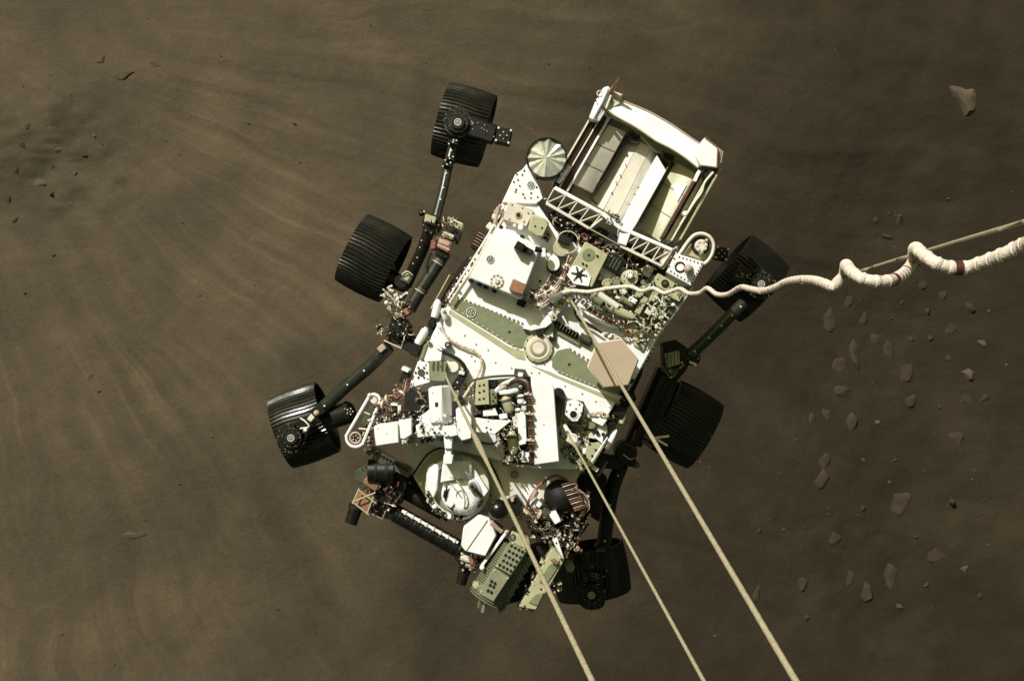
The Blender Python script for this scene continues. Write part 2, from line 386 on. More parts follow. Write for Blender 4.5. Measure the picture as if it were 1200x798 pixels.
rock(1155, 106, 50, 56, 'large pale angular slab near the upper right corner, biggest rock in view', hgt=0.37, outline=[0.85,1.2,0.9,1.2,0.85,0.7,1.0,0.78], seed=12, cuts=13)
rock(62, 229, 11, 10, 'small nearly black rock far out on the left', m='rockk', hgt=0.6, seed=5)
rock(47, 216, 26, 17, 'pale lumpy rock directly above the nearly black rock', hgt=0.25, seed=6)
rock(143, 89, 30, 13, 'pale flat oval stone lying sideways in the dark upper left soil', hgt=0.22, ang=-8, seed=7)
rock(120, 71, 14, 14, 'small pale stone up and to the left of the flat oval stone', hgt=0.25, seed=8)
rock(183, 76, 24, 12, 'pale elongated stone tilted down to the right, right of the flat oval stone', hgt=0.2, ang=38, seed=9)
rock(70, 175, 22, 8, 'thin pale curved ledge of rock in the left soil', hgt=0.3, ang=-12, seed=11)
rock(1075, 251, 17, 24, 'rough upright rock just above the coiled white cable', m='rockd', hgt=0.5, ang=10, seed=12)
rock(1060, 272, 18, 14, 'broken rock with pitted top touching the coiled cable from above', m='rockd', hgt=0.4, seed=13)
rock(1044, 252, 8, 12, 'slim rock to the left of the rough upright rock', m='rockd', hgt=0.5, seed=14)
rock(1165, 438, 26, 18, 'wedge shaped rock with a pale flat top near the right edge', hgt=0.4, outline=[1.1,0.9,0.7,0.9,1.1,1.0,1.15,1.0], seed=15)
rock(1116, 396, 15, 10, 'oval cobble lowest in the short column of cobbles at right', m='rockd', hgt=0.45, seed=16)
rock(1120, 380, 6, 6, 'tiny cobble in the middle of the short column of cobbles at right', m='rockd', hgt=0.5, seed=17)
rock(1112, 364, 11, 10, 'rounded cobble topmost of the short column of cobbles at right', m='rockd', hgt=0.45, seed=18)
rock(1168, 360, 19, 18, 'bumpy rock at the far right, just above the wedge shaped rock', m='rockd', hgt=0.4, seed=19)
rock(1018, 415, 19, 46, 'tall tapering pale slab right of the upper right wheel', m='rockd', hgt=0.22, ang=-10, seed=20)
rock(1046, 398, 18, 23, 'smooth buried rock right of the tall tapering slab', m='rockd', hgt=0.2, seed=21)
rock(1003, 461, 27, 22, 'block shaped pale rock below the tall tapering slab', m='rockd', hgt=0.25, seed=22)
rock(984, 491, 15, 26, 'narrow pale rock below and left of the block shaped rock', m='rockd', hgt=0.22, ang=-8, seed=23)
rock(964, 497, 12, 18, 'faint small rock, leftmost of the cluster right of the middle wheel', m='rockd', hgt=0.2, seed=24)
rock(1013, 500, 16, 25, 'leaning buried stone right of the narrow pale rock', m='rockd', hgt=0.18, ang=15, seed=25)
rock(1085, 440, 24, 26, 'broad buried stone between the block shaped rock and the wedge', m='rockd', hgt=0.15, seed=26)
rock(1091, 474, 28, 20, 'slanted low stone below the broad buried stone', m='rockd', hgt=0.2, ang=-35, seed=27)
rock(1029, 604, 13, 12, 'compact rounded boulder, left one of the two boulders at lower right', m='rockd', hgt=0.55, seed=28)
rock(1142, 597, 13, 13, 'compact lit boulder alone at the lower right edge', m='rockd', hgt=0.6, seed=29)
rock(1072, 600, 40, 48, 'wide flat pale outcrop between the two boulders at lower right', m='rockd', hgt=0.08, seed=30)
rock(1062, 572, 7, 6, 'small lit stone on the upper rim of the wide flat outcrop', m='rock', hgt=0.6, seed=31)
rock(1069, 546, 7, 6, 'small round stone a little above the wide flat outcrop', m='rockd', hgt=0.6, seed=32)
rock(974, 573, 24, 32, 'smooth buried mound of rock right of the longest bridle line', m='rockd', hgt=0.16, seed=33)
rock(899, 628, 7, 11, 'small upright stone nearest the lower right bridle line', m='rockd', hgt=0.5, seed=34)
rock(897, 703, 11, 30, 'slim bent stone touching the bridle line near its lower end', m='rockd', hgt=0.3, ang=10, seed=35)
rock(952, 692, 18, 30, 'ribbed upright slab at the bottom, right of the slim bent stone', m='rockd', hgt=0.18, seed=36)
rock(957, 736, 9, 14, 'small oblong stone at the bottom under the ribbed slab', m='rockd', hgt=0.4, seed=37)
rock(1012, 692, 14, 32, 'long leaning rock at the bottom right, left of the dark mound', m='rockd', hgt=0.2, ang=18, seed=38)
rock(1034, 706, 26, 36, 'dark rounded mound at the bottom right', m='rockd', hgt=0.15, seed=39)
rock(160, 627, 36, 9, 'thin pale wavy ledge low on the left', m='rock', hgt=0.2, ang=-5, seed=41)
rock(108, 442, 18, 16, 'pale buried rock on the left plain with one pebble below it', m='rock', hgt=0.12, seed=42)
for (a, b_, w_, h_, sd_) in ((985,372,26,40,1),(1012,350,22,26,2),(1030,372,20,18,3),(1060,410,18,26,4),(975,545,22,18,5),(1000,430,20,26,6),(1140,385,20,16,7),(1160,470,22,14,8),(990,640,20,30,9),(1062,690,26,34,10),(1120,660,30,22,11),(1150,520,24,18,12),(1105,330,22,20,13)):
    rock(a, b_, w_, h_, 'faint dust covered slab sunk in the dark soil right of the rover', m='rockd', hgt=0.10, ang=(sd_*37) % 60-30, seed=80+sd_, group='faint sunken slabs right of the rover')
for (a, b_, w_, sd_) in ((30,172,11,1),(22,200,14,2),(88,205,10,3),(100,182,12,4),(12,236,13,5),(84,240,9,6),(38,150,12,7),(64,196,8,8),(112,160,9,9),(20,260,10,10)):
    rock(a, b_, w_, w_*.75, 'dusty rubble lump in the far upper left', m='rockd' if sd_ % 3 else 'rock', hgt=0.28, ang=sd_*50, seed=120+sd_, group='rubble stones in the far upper left')
for (a, b_, w_, h_, sd_) in ((1098,300,14,11,1),(1132,345,12,14,2),(1080,352,9,8,3),(1182,402,15,12,4),(1092,398,8,7,5),(1140,420,10,8,6),(1185,470,13,16,7),(1030,545,8,7,8),(1108,560,10,9,9),(1172,560,9,8,10),(1095,640,9,8,11),(1160,680,14,11,12),(1110,700,10,12,13),(985,610,7,6,14),(1180,715,16,12,15),(1075,725,12,9,16),(925,560,6,6,17),(945,520,7,6,18),(1128,480,9,8,19),(1050,500,9,7,20)):
    rock(a, b_, w_, h_, 'lumpy half buried cobble on the dark soil along the right side', m='rockd' if sd_ % 4 else 'rock', hgt=.34, ang=(sd_*53) % 90, seed=150+sd_, group='half buried cobbles along the right side')
PEB = [(345,146,7),(293,146,5),(353,192,5),(118,458,7),(235,347,4),(210,567,6),(211,182,3),(250,512,5),(65,300,6),(1190,652,5),(1168,625,4),(1190,362,6),(1067,372,6),
       (1044,451,5),(955,625,5),(929,628,6),(936,674,4),(829,675,3),(834,663,4),(1156,474,4),(1120,440,3),(837,552,4),(821,545,4),(826,545,4),(990,223,4),(1138,224,5),(215,262,4),(95,240,4)]
for i, (a, b_, s_) in enumerate(PEB):
    rock(a, b_, s_, s_*0.85, 'tiny dusty pebble on the open soil', m='rock' if i % 2 else 'rockd', hgt=0.55, seed=60+i, group='tiny pebbles on the open soil', sub=2)
# gravel nobody could count
rnd = random.Random(5); g = MB()
for i in range(5200):
    x = rnd.uniform(-12, 12); y = rnd.uniform(-8.5, 8.5)
    if math.hypot((x-RX)/1.8, (y-RY)/1.5) > 1 and rnd.random() > 0.2+0.6*vnoise(np.array([x*0.5]), np.array([y*0.5]), 77)[0]**2: continue
    r = 0.007*math.exp(rnd.gauss(0.3, 0.5)); z = tz(x, y)
    vs = [Vector((x, y, z+r*rnd.uniform(.5, .9)))] + [Vector((x+r*math.cos(t*1.257+rnd.uniform(-.3, .3)), y+r*math.sin(t*1.257+rnd.uniform(-.3, .3)), z-0.003)) for t in range(5)]
    g.add(vs, [[0, k+1, (k+1) % 5+1] for k in range(5)], 'rock' if rnd.random() < .5 else 'rockd')
go = g.build('gravel', sharp=20, gap=99); tag(go, 'scattered fine gravel over the brown soil', 'gravel'); go['kind'] = 'stuff'

# ================================================================== THE ROVER
rover = empty('rover', P(615, 405, -1.22))
tag(rover, 'six wheeled white and olive planetary rover hanging in mid air on three bridle lines', 'rover')
def part(mb, name, parent=None, sharp=38, gap=None): return mb.build(name, parent or rover, sharp, gap)

def fid(cx, cy, z, rp, parent, dark='bmatte', light='white'):
    """quartered round target marker"""
    m = MB(); c = P(cx, cy, z); q = S(z); r = rp*q
    m.lathe(c+Vector((0, 0, .004)), (0, 0, -1), [(0, 0), (r, 0), (r, .008)], dark, 24)
    m.lathe(c+Vector((0, 0, .0065)), (0, 0, -1), [(r*.80, .002), (r*.80, 0), (r*.97, 0), (r*.97, .002)], light, 24)
    m.lathe(c+Vector((0, 0, .0060)), (0, 0, -1), [(0, 0), (r*.56, 0), (r*.56, .002)], light, 20)
    a0 = R(31)
    for k in range(4):
        t = a0+k*math.pi/2; p = c+Vector((math.cos(t)*r*.30, math.sin(t)*r*.30, .0085)); h_ = r*.145
        ex = Vector((math.cos(t+math.pi/4), math.sin(t+math.pi/4), 0))*h_; ey = Vector((-ex.y, ex.x, 0))
        m.add([p-ex-ey, p+ex-ey, p+ex+ey, p-ex+ey], [[0, 1, 2, 3]], dark)
    return part(m, 'fiducial_marker', parent)

def harness(pts, n, rp, spread, mats, parent, name='wiring_harness', ties=0, seed=0):
    rn = random.Random(seed); m = MB()
    for i in range(int(n*1.8)):
        m.tpx([(p[0]+rn.uniform(-spread, spread), p[1]+rn.uniform(-spread, spread), p[2]+rn.uniform(-.012, .012)) for p in pts], rp*rn.uniform(.38, .75), mats[i % len(mats)], n=6, k=4)
    if ties:
        sp = smooth_path([P(*p) for p in pts], 8)
        for k in range(ties):
            i = int((k+.5)/ties*(len(sp)-2))
            d = (sp[i+1]-sp[i]).normalized()*0.006; m.cyl(sp[i]-d, sp[i]+d, (spread+rp*1.5)*S(pts[0][2]), (spread+rp*1.5)*S(pts[0][2]), 'wirew', 8)
    return part(m, name, parent)

def clutter(poly, n, z0, z1, mats, seed, smin=2.5, smax=7, name='electronics_cluster', parent=None, cylfrac=.35, rot=0):
    """fittings bolted down inside a pixel outline"""
    n = int(n*1.8); smin *= .7; smax *= .88
    rn = random.Random(seed); m = MB(); xs = [p[0] for p in poly]; ys = [p[1] for p in poly]
    def inside(x, y):
        c = False
        for i in range(len(poly)):
            (x1, y1), (x2, y2) = poly[i], poly[i-1]
            if (y1 > y) != (y2 > y) and x < (x2-x1)*(y-y1)/(y2-y1)+x1: c = not c
        return c
    k = 0; guard = 0
    while k < n and guard < n*40:
        guard += 1; x = rn.uniform(min(xs), max(xs)); y = rn.uniform(min(ys), max(ys))
        if not inside(x, y): continue
        k += 1; mt = rn.choice(mats); zt = rn.uniform(z0+.015, z1); a = rn.uniform(smin, smax); b = rn.uniform(smin, smax)*.8
        if rn.random() < cylfrac:
            if rn.random() < .5:
                m.vcyl(x, y, a*.55, zt, z0-.01, mt, 12)
                if rn.random() < .5: m.vcyl(x, y, a*.25, zt+.008, zt-.003, rn.choice(mats), 8)
            else:
                d = rn.choice((U, V)); p = P(x-d[0]*a, y-d[1]*a, zt); q = P(x+d[0]*a, y+d[1]*a, zt); m.cyl(p, q, b*.3*S(zt), b*.3*S(zt), mt, 10)
        else:
            m.prism(rr(x, y, a*1.2, b*1.2, rot+rn.choice((0, 0, 0, 45, rn.uniform(-30, 30)))), zt, z0-.012, mt, .003)
            if a > 4 and rn.random() < .6:
                m.ringdots(x, y, min(a, b)*.42, 4, .55, zt, rn.choice(('bmatte', 'steel')), ph=rn.random())
    return part(m, name, parent)

def cables(poly, n, z0, z1, mats, seed, rp=.5, L=14, name='loose_cable'):
    """thin cable runs, fixed with small clips, following the rover's axes inside a pixel outline"""
    rn = random.Random(seed); m = MB(); xs = [p[0] for p in poly]; ys = [p[1] for p in poly]
    def inside(x, y):
        c = False
        for i in range(len(poly)):
            (x1, y1), (x2, y2) = poly[i], poly[i-1]
            if (y1 > y) != (y2 > y) and x < (x2-x1)*(y-y1)/(y2-y1)+x1: c = not c
        return c
    k = 0; guard = 0
    while k < n and guard < 40*n:
        guard += 1; x = rn.uniform(min(xs), max(xs)); y = rn.uniform(min(ys), max(ys))
        if not inside(x, y): continue
        a = rn.uniform(0, 6.28); pts = [(x, y, rn.uniform(z0, z1))]
        for _ in range(rn.randint(3, 5)):
            a += rn.uniform(-1.1, 1.1); st = L*rn.uniform(.2, .4); x += st*math.cos(a); y += st*math.sin(a)
            if not inside(x, y): break
            pts.append((x, y, rn.uniform(z0, z1)))
        if len(pts) < 3: continue
        k += 1; mt = rn.choice(mats); m.tpx(pts, rp*rn.uniform(.7, 1.3), mt, n=5, k=4)
        q = pts[len(pts)//2]; m.prism(rr(q[0], q[1], 1.8, 1.8, rn.uniform(0, 90)), q[2]+.006, z0-.02, rn.choice(('bmatte', 'cream', 'steel')), 0)
    return part(m, name)

# ---------------------------------------------------------------- chassis and decks
m = MB()
deck_poly = [(592,238),(640,232),(792,316),(814,337),(772,395),(735,462),(722,472),(676,551),(625,549),(500,520),(478,482),(477,453),(500,405),(527,352)]
m.prism(deck_poly, 0, -.5, 'white', .008)
chassis = part(m, 'chassis')
m = MB()   # bolts and seams of the top deck
rn = random.Random(3)
for (a, b_) in (((540,388),(590,428)),((596,432),(636,440)),((548,402),(560,440)),((655,452),(722,478))):
    for i in range(4):
        t = (i+.5)/4; m.dots([(a[0]+(b_[0]-a[0])*t+rn.uniform(-3, 3), a[1]+(b_[1]-a[1])*t+rn.uniform(-3, 3))], 1.0, 0, 'dolive', .004)
for (p, q, n_) in (((534,352),(503,404),12),((479,456),(481,482),5),((737,460),(724,472),4),((773,393),(742,444),12),((600,407),(700,458),0)):
    for i in range(n_): m.dots([(p[0]+(q[0]-p[0])*i/(n_-1)+2, p[1]+(q[1]-p[1])*i/(n_-1))], .7, 0, 'olive', .004)
part(m, 'deck_bolt', chassis, gap=99)
m = MB()
front_poly = [(470,486),(484,558),(500,585),(540,606),(575,602),(622,612),(652,590),(674,566),(686,543),(690,500),(600,470)]
m.prism(front_poly, -.07, -.5, 'cream', .008)
front_deck = part(m, 'front_deck')
fid(570, 522, -.068, 5.5, front_deck, light='oliveL'); fid(603, 556, -.068, 5.5, front_deck, light='cream')

# the olive stripe panels, boss and seam strip
def stripe(poly, dots_, upper):
    m = MB(); m.prism(poly, .008, -.003, 'olive', .002)
    (a, b_, n) = dots_
    m.dots([(a[0]+(b_[0]-a[0])*i/(n-1), a[1]+(b_[1]-a[1])*i/(n-1)) for i in range(n)], .95, .008, 'cream', .004)
    (a, b_, n) = upper
    m.dots([(a[0]+(b_[0]-a[0])*i/(n-1), a[1]+(b_[1]-a[1])*i/(n-1)) for i in range(n)], 1.5, .006, 'olive', .003)
    return part(m, 'olive_stripe_panel')
s1 = stripe([(533,349),(572,362),(610,381),(619,387),(622,395),(618,404),(610,408),(598,404),(528,361)], ((531,360),(606,408),14), ((536,348),(612,379),16))
fid(552, 366, .008, 6, s1, light='cream')
s2 = stripe([(665,408),(690,425),(738,452),(727,463),(700,455),(655,437),(647,430),(647,420),(653,411)], ((654,435),(722,463),14), ((668,409),(735,449),14))
m = MB(); m.dots([(597,389),(667,427)], 1.6, .008, 'bmatte', .004); part(m, 'panel_vent', s1)
m = MB(); m.prism([(527,362.5),(598,407),(613,411),(616,422),(606,420),(526,367.5)], .004, -.004, 'oliveL', .001)
m.prism([(646,436),(654,440),(724,468),(728,472),(719,471),(648,441),(622,428)], .004, -.004, 'oliveL', .001)
part(m, 'seam_strip')
m = MB(); m.vcyl(631, 408, 17.5, .02, -.004, 'oliveL', 32); m.vcyl(631, 408, 14.2, .026, .01, 'cream', 32); m.vcyl(631,408,10.5,.030,.02,'tan',32); m.vcyl(631,408,7,.032,.02,'cream',28)
m.ringdots(631, 408, 8.4, 22, .5, .03, 'dolive', h=.004); m.ringdots(631, 408, 16.2, 10, .9, .02, 'bmatte')
m.prism(rect(632, 391, 8, 4, 28), .05, 0, 'bmatte', .002); m.prism(rect(647, 397, 8, 4, 30), .05, 0, 'bmatte', .002)
part(m, 'round_boss')

# ---------------------------------------------------------------- big white electronics box
m = MB(); boxp = [(585,264),(634,289),(611,351),(549,325)]
m.prism(boxp, .15, -.003, 'white', .008)
box = part(m, 'electronics_box')
m = MB()
for t in (.02, .2, .33, .5): m.prism(rect(550+58*t, 328+26*t, 5, 3.2, 24), .10, .0, 'bmatte', .002)
m.prism(rect(587, 266, 4, 4, 27), .154, .1, 'bmatte', .001); m.prism(rect(612, 277, 5, 3, 27), .154, .1, 'bmatte', .001)
m.prism(rect(611, 355, 10, 8, 26), .06, .0, 'bmatte', .002)  # black block drawn where the brown box's shadow falls
part(m, 'foot_and_shadow_block', box)
fid(574.5, 304, .15, 4.8, box, light='cream')
m = MB(); m.lathe(P(582, 329, .158), (0, 0, -1), [(8.5*S(.15), .01), (8.2*S(.15), 0), (5.2*S(.15), 0), (5*S(.15), .003), (0, .003)], 'cream', 28)
m.ringdots(582, 329, 6.8, 9, 1.1, .158, 'oliveL'); m.vcyl(582, 329, 3.2, .17, .15, 'white', 14); m.ringdots(582, 329, 1.7, 3, .6, .17, 'bmatte')
part(m, 'bolted_port', box)
m = MB(); m.prism(rect(609, 289, 11, 10, 30), .23, .15, 'black', .004); m.prism([(612,286),(626,294),(623,299),(610,294)], .2, .152, 'bmatte', .003)
m.cyl(P(627, 292, .19), P(641, 295, .19), .018, .012, 'black'); m.cyl(P(637, 291, .19), P(638, 301, .19), .016, .016, 'white')
part(m, 'sensor_head', box)
m = MB(); m.prism([(601,326),(618,334),(613,347),(596,340)], .24, .15, 'rust', .008); part(m, 'brown_connector_box', box)
# white tail rail and harness at the left deck edge
m = MB(); m.tpx([(590,256,.05),(572,284,.05),(552,318,.05),(528,353,.05)], 1.6, 'wirew', sm=False)
m.tpx([(586,252,.03),(568,282,.03),(548,314,.03),(525,350,.03)], 1.1, 'white', sm=False)
part(m, 'edge_rail')
m = MB(); rn = random.Random(12)
for i in range(34):
    t = i/34; m.ball(P(563-42*t+rn.uniform(-2, 2), 292+62*t+rn.uniform(-2, 2), rn.uniform(-.02, .04)), .009, rn.choice(('copper','pink','wire','wirew')), 8, 6)
m.prism(rr(559, 282, 7, 20), .02, -.2, 'black', .003)
for i in range(5): m.prism(rr(557.5+i*1.6, 287-i*3.2, 8.5, 1.2), .028, -.1, 'rust', .001)
part(m, 'connector_row')
clutter([(553,300),(561,305),(524,362),(512,364)], 26, -.25, -.02, ['black','bmatte','dolive','pink','wirew','dolive'], 21, 2, 5, 'side_avionics')
m = MB(); m.prism([(548,300),(536,316),(512,358),(505,372),(499,390),(505,395),(520,372),(534,348),(556,312)], -.16, -.4, 'bmatte', .005)
m.tpx([(527,322,-.13),(505,362,-.13)], .8, 'oliveL', sm=False); part(m, 'side_bracket')
# white canisters at left edge
for (a, b_, r) in (((514,351,.04),(509,372,.04),4.5),((500,384,.02),(489,403,.02),4.6),((519,362,.05),(522,374,.03),3.5)):
    m = MB(); A, B = P(*a), P(*b_); d = (B-A).normalized(); L = (B-A).length; q = r*S(a[2])
    m.lathe(A, d, [(0, 0), (q*.55, 0), (q*.6, L*.08), (q*.9, L*.14), (q, L*.2), (q, L*.9), (q*.85, L), (0, L)], 'white', 16); part(m, 'white_canister')
m = MB(); m.ball(P(520, 365, .06), .010, 'pink', 10, 8); m.prism(rr(515,381,7,5,30), .03,-.05,'white',.004); m.prism(rr(506, 378, 8, 9), .0, -.2, 'black'); m.prism(rr(516, 366, 5, 4), .03, -.1, 'wirew')
m.prism(rr(497, 408, 7, 14), .0, -.2, 'black'); m.prism(rr(486, 413, 9, 9), -.02, -.2, 'bmatte'); part(m, 'canister_bracket')

# ---------------------------------------------------------------- rear left: reflector can and bracket plates
m = MB(); c = P(640.5, 185, .1); q = S(.1); rr0 = 24*q
m.lathe(c, (0, 0, -1), [(rr0*.93, .006), (rr0*.96, -.004), (rr0, .0), (rr0, .03), (rr0*.96, .16)], 'black', 40)
can = part(m, 'antenna_can')
m = MB(); rn = random.Random(8); nn = 26; vs = [c+Vector((0, 0, -.002))]
for i in range(nn): vs.append(c+Vector((rr0*.935*math.cos(2*math.pi*i/nn), rr0*.935*math.sin(2*math.pi*i/nn), -.012+rn.uniform(-.012, .012))))
m.add(vs, [[0, i+1, (i+1) % nn+1] for i in range(nn)], 'foil'); o = part(m, 'foil_lid', can, sharp=1)
m = MB(); m.prism([(604,204),(612,199),(619,190),(628,206),(637,233),(628,240),(588,238)], .02, -.3, 'white', .006)
m.ringdots(616, 214, 14, 9, 1.1, .02, 'bmatte', ph=.4); m.dots([(607,211),(609,218),(604,225),(612,205),(622,232),(615,232),(630,231)], 1.0, .02, 'bmatte')
cb = part(m, 'corner_bracket'); fid(622, 217, .02, 4.8, cb)
m = MB(); m.prism([(588,238),(594,239),(585,262),(578,258)], .0, -.2, 'white', .004); part(m, 'edge_plate', cb)
m = MB(); m.prism([(596,235),(626,247),(617,266),(589,257)], .06, -.05, 'pale', .004)
m.vcyl(607.5, 252, 4.5, .066, .05, 'oliveL', 18); m.vcyl(607.5, 252, 2.6, .07, .06, 'bmatte', 14)
m.dots([(600,240),(612,244),(619,250),(614,260),(597,257)], .9, .06, 'dolive'); m.vcyl(610,266,3.2,.085,.02,'white',12); m.vcyl(603,264,2.2,.08,.02,'cream',12)
part(m, 'sample_plate')
m = MB(); m.prism(rr(584,248,9,9,15), .03,-.05,'tan',.006); m.prism(rr(580,254,7,6,-10), .04,-.05,'cream',.004); m.prism(rr(574,265,7,8,10), .03,-.08,'cream',.005); m.ball(P(586,242,.03), .012, 'pink', 10, 8); m.ringdots(584,248,3,5,.7,.032,'dolive'); m.cyl(P(584,243,.03),P(580,262,.03),.012,.012,'pink'); part(m, 'sensor_pod')
m = MB(); m.prism([(623,250),(642,258),(644,264),(637,279),(628,278),(618,270)], .10, -.02, 'oliveL', .012); m.dots([(627,265),(635,267)], 1.2, .1, 'bmatte'); part(m, 'olive_housing')
m = MB(); rn = random.Random(2)
for i in range(40):
    a = rn.uniform(0, 6.28); r_ = rn.uniform(0, 5); z = .06+rn.uniform(0, .03); m.tpx([(641+r_*.5*math.cos(a), 278+r_*.5*math.sin(a), .02), (641+r_*1.3*math.cos(a), 278+r_*1.3*math.sin(a), z)], .6, rn.choice(('wire','maroon','bmatte')), n=5, sm=False)
part(m, 'wire_brush')
m = MB(); m.vcyl(658, 291, 10, .06, -.02, 'oliveL', 22); m.prism(rect(662, 281, 15, 9, 20), .1, 0, 'bmatte', .004); m.torus(665, 284, 13, .7, .06, 'wirew'); part(m, 'valve_cup')
m = MB(); c = P(649, 309, .1); q = S(.1)
m.prism([(649+8.5*math.cos(i/20*6.283)*(1-.18*math.sin(-i/20*6.283)), 309+11*math.sin(i/20*6.283)) for i in range(20)], .09, -.01, 'black', .003)
m.prism([(649+7.2*math.cos(i/20*6.283)*(1-.18*math.sin(-i/20*6.283)), 308+9.6*math.sin(i/20*6.283)) for i in range(20)], .11, .08, 'white', .004); part(m, 'white_cup')
# dark trough under truss
m = MB(); m.prism([(628,236),(645,232),(785,312),(772,338),(740,318),(706,296),(664,280),(650,268)], .012, -.02, 'bmatte', .003); part(m, 'dark_trough')
clutter([(640,245),(660,250),(700,275),(770,312),(762,328),(700,292),(655,270)], 46, .005, .05, ['bmatte','black','maroon','dolive','black','rust'], 31, 2.5, 6, 'trough_fitting')
# instrument plate
m = MB(); m.prism([(686,283),(713,298),(694,337),(664,322)], .08, -.02, 'oliveL', .005)
m.vcyl(690, 299, 8, .083, .07, 'olive', 26); m.dots([(690,299),(700,300),(683,309),(687,311)], 1.4, .083, 'bmatte'); part(m, 'instrument_plate')
m = MB(); m.prism([(675,311),(688,317),(693,325),(690,336),(672,333),(664,322),(667,314)], .088, .07, 'white', .003)
for k in range(6): a = R(k*60+10); m.prism(rect(678.5+4.6*math.cos(a), 321.5+4.6*math.sin(a), 5, 2, k*60+10), .094, .08, 'bmatte', .001)
m.vcyl(678.5, 321.5, 3.4, .097, .08, 'bmatte', 14); m.ringdots(678.5, 321.5, 8.6, 6, 1.0, .09, 'bmatte', ph=.2); part(m, 'white_flange')
m = MB(); m.prism(rr(721, 309, 20, 20), .07, -.01, 'black', .004); m.prism(rr(721, 309, 14, 14), .074, .06, 'dolive', .002)
for i in range(4): m.prism(rr(715+i*3.6, 305.6+i*2, 1.2, 15), .08, .06, 'black', .0)
part(m, 'grille_box')
m = MB()
for (x, y, r_, z, mt) in ((738,326,10,.11,'oliveL'),(738,322,4.5,.14,'white'),(722,330,6,.08,'olive'),(711,332,5.5,.09,'oliveL'),(731,340,5,.06,'cream'),(748,342,7,.07,'oliveL'),(703,325,4,.06,'dolive')):  # small white disc stands in for the highlight on the largest canister
    m.vcyl(x, y, r_, z, -.01, mt, 22); m.ringdots(x, y, r_*.75, 7, .7, z, 'dolive')
part(m, 'round_canister', gap=.002)
m = MB()
for (x, y, a, b_, z, mt) in ((760,333,8,26,.04,'olive'),(770,341,7,34,.05,'oliveL'),(782,352,6,26,.035,'olive'),(778,332,24,14,.06,'oliveL'),(790,345,20,10,.05,'oliveL'),(752,358,7,22,.06,'oliveL'),(765,365,16,12,.05,'cream'),(760,318,10,14,.07,'dolive'),(774,370,10,16,.03,'oliveL'),(742,352,10,6,.09,'white')):
    m.prism(rr(x, y, a, b_), z, -.01, mt, .004); m.dots([(x-a*.3, y-a*.2), (x+a*.3, y+a*.2)], .8, z, 'bmatte')
m.vcyl(779.5, 332, 4.5, .07, .05, 'bmatte', 18); m.vcyl(779.5, 332, 2.4, .074, .05, 'dolive', 14)
part(m, 'olive_slat', gap=.002)
m = MB()
for (a, b_, r_, mt) in (((692,346,.06),(706,354,.06),6,'olive'),((697,342,.08),(724,360,.08),4.2,'cream'),((715,360,.07),(740,372,.05),5.5,'oliveL'),((700,356,.05),(716,364,.05),4,'dolive'),((727,349,.06),(741,357,.06),3.5,'olive')):
    A, B = P(*a), P(*b_); m.cyl(A, B, r_*S(.05), r_*S(.05), mt, 16); d = (B-A).normalized()*.01
    m.cyl(A+d, A+d*2, r_*1.15*S(.05), r_*1.15*S(.05), 'steel', 16)
part(m, 'thruster_tank', gap=.002)
m = MB(); m.tpx([(682,353,.05),(692,362,.06),(706,372,.06),(722,378,.06),(734,376,.05)], 2.7, 'maroon'); m.tpx([(680,358,.04),(690,368,.05),(706,378,.05),(724,383,.04)], 2.2, 'white')
m.tpx([(672,350,.05),(676,372,.05),(690,380,.05),(705,390,.05)], 1.4, 'bmatte')
sp = smooth_path([P(682,353,.05),P(692,362,.06),P(706,372,.06),P(722,378,.06),P(734,376,.05)], 5)
for i in range(2, len(sp)-2, 2): d = (sp[i+1]-sp[i]).normalized()*.003; m.cyl(sp[i]-d, sp[i]+d, .0155, .0155, 'wirew', 8)
part(m, 'arched_hose', gap=.002)
clutter([(690,340),(745,318),(800,335),(786,368),(764,392),(730,372),(700,352)], 85, .0, .06, ['oliveL','olive','bmatte','cream','dolive','black','white','steel'], 41, 2, 6, 'rear_deck_fitting')
clutter([(742,383),(774,362),(784,372),(768,396),(748,402)], 60, .01, .07, ['white','cream','bmatte','oliveL','wirew'], 42, 1.8, 4, 'edge_connector')
clutter([(704,392),(730,384),(752,398),(728,398)], 8, .0, .03, ['cream','white','tan'], 43, 3, 7, 'edge_block')
m = MB(); m.vcyl(738, 385, 9, .02, -.01, 'tan', 24); m.prism([(745,392),(760,396),(754,412),(742,404)], .02, -.1, 'oliveL', .004); m.prism([(757,398),(772,390),(756,432),(748,424)], -.02, -.2, 'dolive', .004); part(m, 'edge_gusset')
m = MB(); m.prism([(664,338),(698,330),(740,318),(790,338),(812,334),(786,372),(760,392),(728,374),(700,352)], .006, -.003, 'olive', .002); part(m, 'rear_gap_shade_plate')  # darker olive plate added to paint shadowed gaps among the rear fittings
# comb connector and cable junction
m = MB(); a0 = (653, 378); 
m.prism([(652,376),(679,391),(676,397),(649,383)], .04, -.01, 'bmatte', .003)
for i in range(7): m.prism(rr(654+i*3.5, 380+i*1.95, 1.4, 7), .055, .03, 'dolive', .001)
m.prism(rr(686, 400, 16, 9), .03, -.01, 'dolive', .003); m.cyl(P(680,393,.05), P(692,400,.05), .02, .02, 'dolive'); m.prism(rr(667,396,30,6), .02, -.01, 'olive', .003); part(m, 'comb_connector')
m = MB(); m.bar((649,372,.06), (637,391,.02), 2, .02, 'dolive'); m.bar((648,372,.06), (650,398,.02), 3, .02, 'dolive'); m.bar((668,350,.08), (648,372,.07), 4, .03, 'wirew'); m.bar((659,370,.06), (668,386,.05), 1.8, .02, 'white')
m.vcyl(649, 372, 4, .09, .0, 'oliveL', 14); m.dots([(649,372)], 1.4, .09, 'bmatte'); part(m, 'strut_mount')
